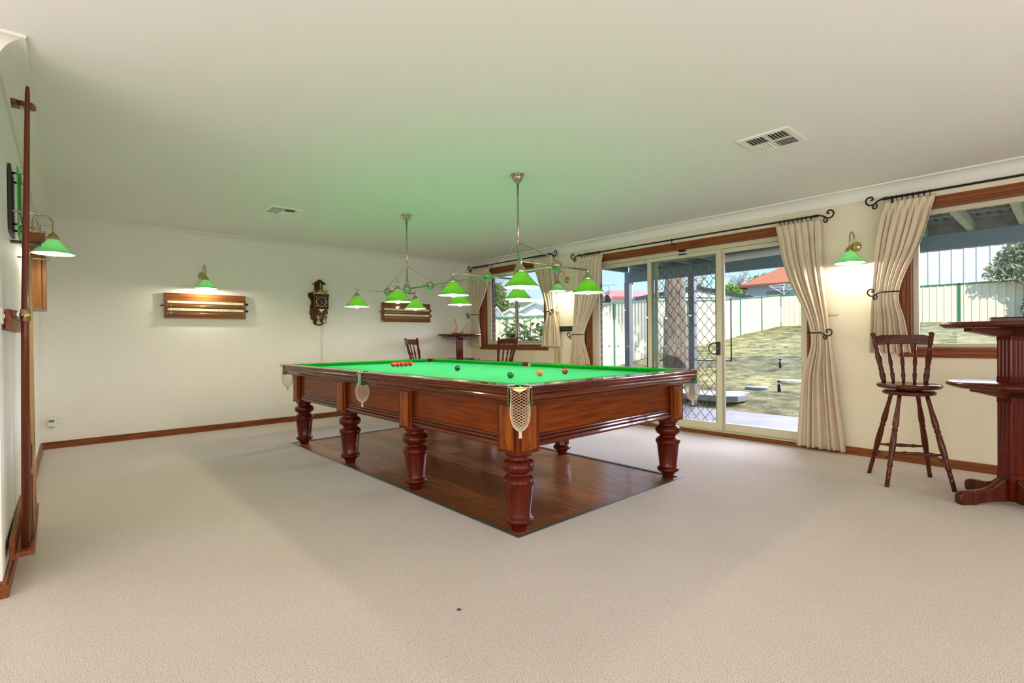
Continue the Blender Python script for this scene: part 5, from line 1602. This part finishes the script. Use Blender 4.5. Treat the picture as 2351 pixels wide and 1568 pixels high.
for (x0, x1) in ((-.6, 4.75), (4.75, 11.5)):
    mb = MB(); mb.M = Matrix.Translation((-3.5, -25, -1.8)); ribbed(mb, (x1, 25), (x0, 25), 1.8, 1.8, 5.05, 5.05, .42, .05); mb.build('wall_sheet', M_SHEDW, sw)
mb = MB(); mb.M = Matrix.Translation((-3.5, -25, -1.8)); mb.box(-.7, 11.6, 24.9, 27.6, 5.05, 5.13); mb.build('roof', M_SHEDW, sw)

# small things beyond the fence
P = at(1398, 690, 34); r = empty('television_antenna', (P.x, P.y, 2.0)); tag(r, 'thin television antenna on its mast above the red roof', 'antenna')
ht = at(1398, 655, 34).z - 2.0
MB().tube([(0, 0, 0), (0, 0, ht)], .015, 6).build('mast', M_DKMETAL, r)
mb = MB().tube([(-.35, -.25, ht - .02), (.35, .25, ht + .03)], .012, 6)
for i in range(6): mb.tube([(-.3 + .12 * i - .1, -.2 + .08 * i + .13, ht), (-.3 + .12 * i + .1, -.2 + .08 * i - .13, ht)], .008, 5)
mb.build('array', M_DKMETAL, r)
P = at(1451, 680, 34); r = empty('flue_pipe', (P.x, P.y, 2.0)); tag(r, 'dark flue pipe with a cap rising between post and red roof', 'flue')
ht = at(1451, 653, 34).z - 2.0
MB().tube([(0, 0, 0), (0, 0, ht)], .05, 10).build('pipe', M_ROOFB, r)
MB().lathe([(.09, 0), (.09, .12), (.0, .17)], (0, 0, ht), 12).build('cap', M_DKMETAL, r)
P = at(1800, 690, 29); r = empty('clothes_hoist', (P.x, P.y, 2.0)); tag(r, 'white rotary clothes hoist in front of the tiled house', 'clothes hoist')
ht = at(1800, 664, 29).z - 2.0
MB().tube([(0, 0, 0), (0, 0, ht + .1)], .03, 8).build('mast', M_HWHITE, r)
for i in range(4):
    a = i * pi / 2 + .4
    MB().tube([(0, 0, ht - .25), (cos(a) * .75, sin(a) * .75, ht + .22)], .016, 6).tube([(0, 0, ht + .3), (cos(a) * .75, sin(a) * .75, ht + .22)], .008, 5).build('arm', M_HWHITE, r)
mb = MB()
for k in (.4, .6, .75):
    q = [(cos(i * pi / 2 + .4) * k, sin(i * pi / 2 + .4) * k, ht - .25 + .47 * k / .75) for i in range(5)]
    mb.tube(q, .006, 4)
mb.build('line', M_HWHITE, r)
P = at(1397, 690, 16.1)
r = empty('fence_ornament', (-2.9, P.y, fa(P.y) + .01), radians(35)); tag(r, 'rounded orange, cream and black painted ornament sitting on the fence top', 'ornament')
MB().lathe([(.0, 0), (.13, .0), (.17, .05), (.18, .12), (.15, .20), (.09, .26), (.0, .28)], (-.06, 0, .03), 20).build('painted_body', M_PINK, r)
MB().lathe([(.0, 0), (.10, .0), (.14, .05), (.145, .12), (.10, .20), (.0, .24)], (.13, .02, .03), 18).build('dark_end', M_DKMETAL, r)
MB().box(-.22, .24, -.06, .06, 0, .03).build('base', M_BLACK, r)

# big gum added out of view beside the house, its crown dappling the lawn
sg = empty('added_shade_gum', (12.2, 5.6, gz(5.6))); tag(sg, 'large spreading gum tree added out of view, its crown shading the lawn', 'tree')
MB().tube([(0, 0, -.2), (-.1, 0, 2.5), (-.5, -.2, 4.6), (-1.0, -.5, 6.2)], [.30, .24, .18, .10], 14).build('trunk', M_BARK, sg)
rnd = random.Random(77)
CR = [(-2.0, -2.2, 6.0), (-3.4, -.6, 6.6), (-4.6, -2.6, 6.2), (-1.0, -.4, 7.2), (-5.6, -.9, 5.9), (-3.0, -3.6, 7.0), (-6.6, -2.6, 6.6)]
for c in CR: MB().tube([(-.5, -.2, 4.6), (c[0] * .6, c[1] * .6, c[2] - .5), c], [.09, .06, .02], 6).build('branch', M_BARK, sg)
mb = MB()
for c in CR: leaves(mb, c, (1.2, 1.0, .55), 330, .30, rnd, 0)
mb.build('foliage', M_LEAF1, sg)
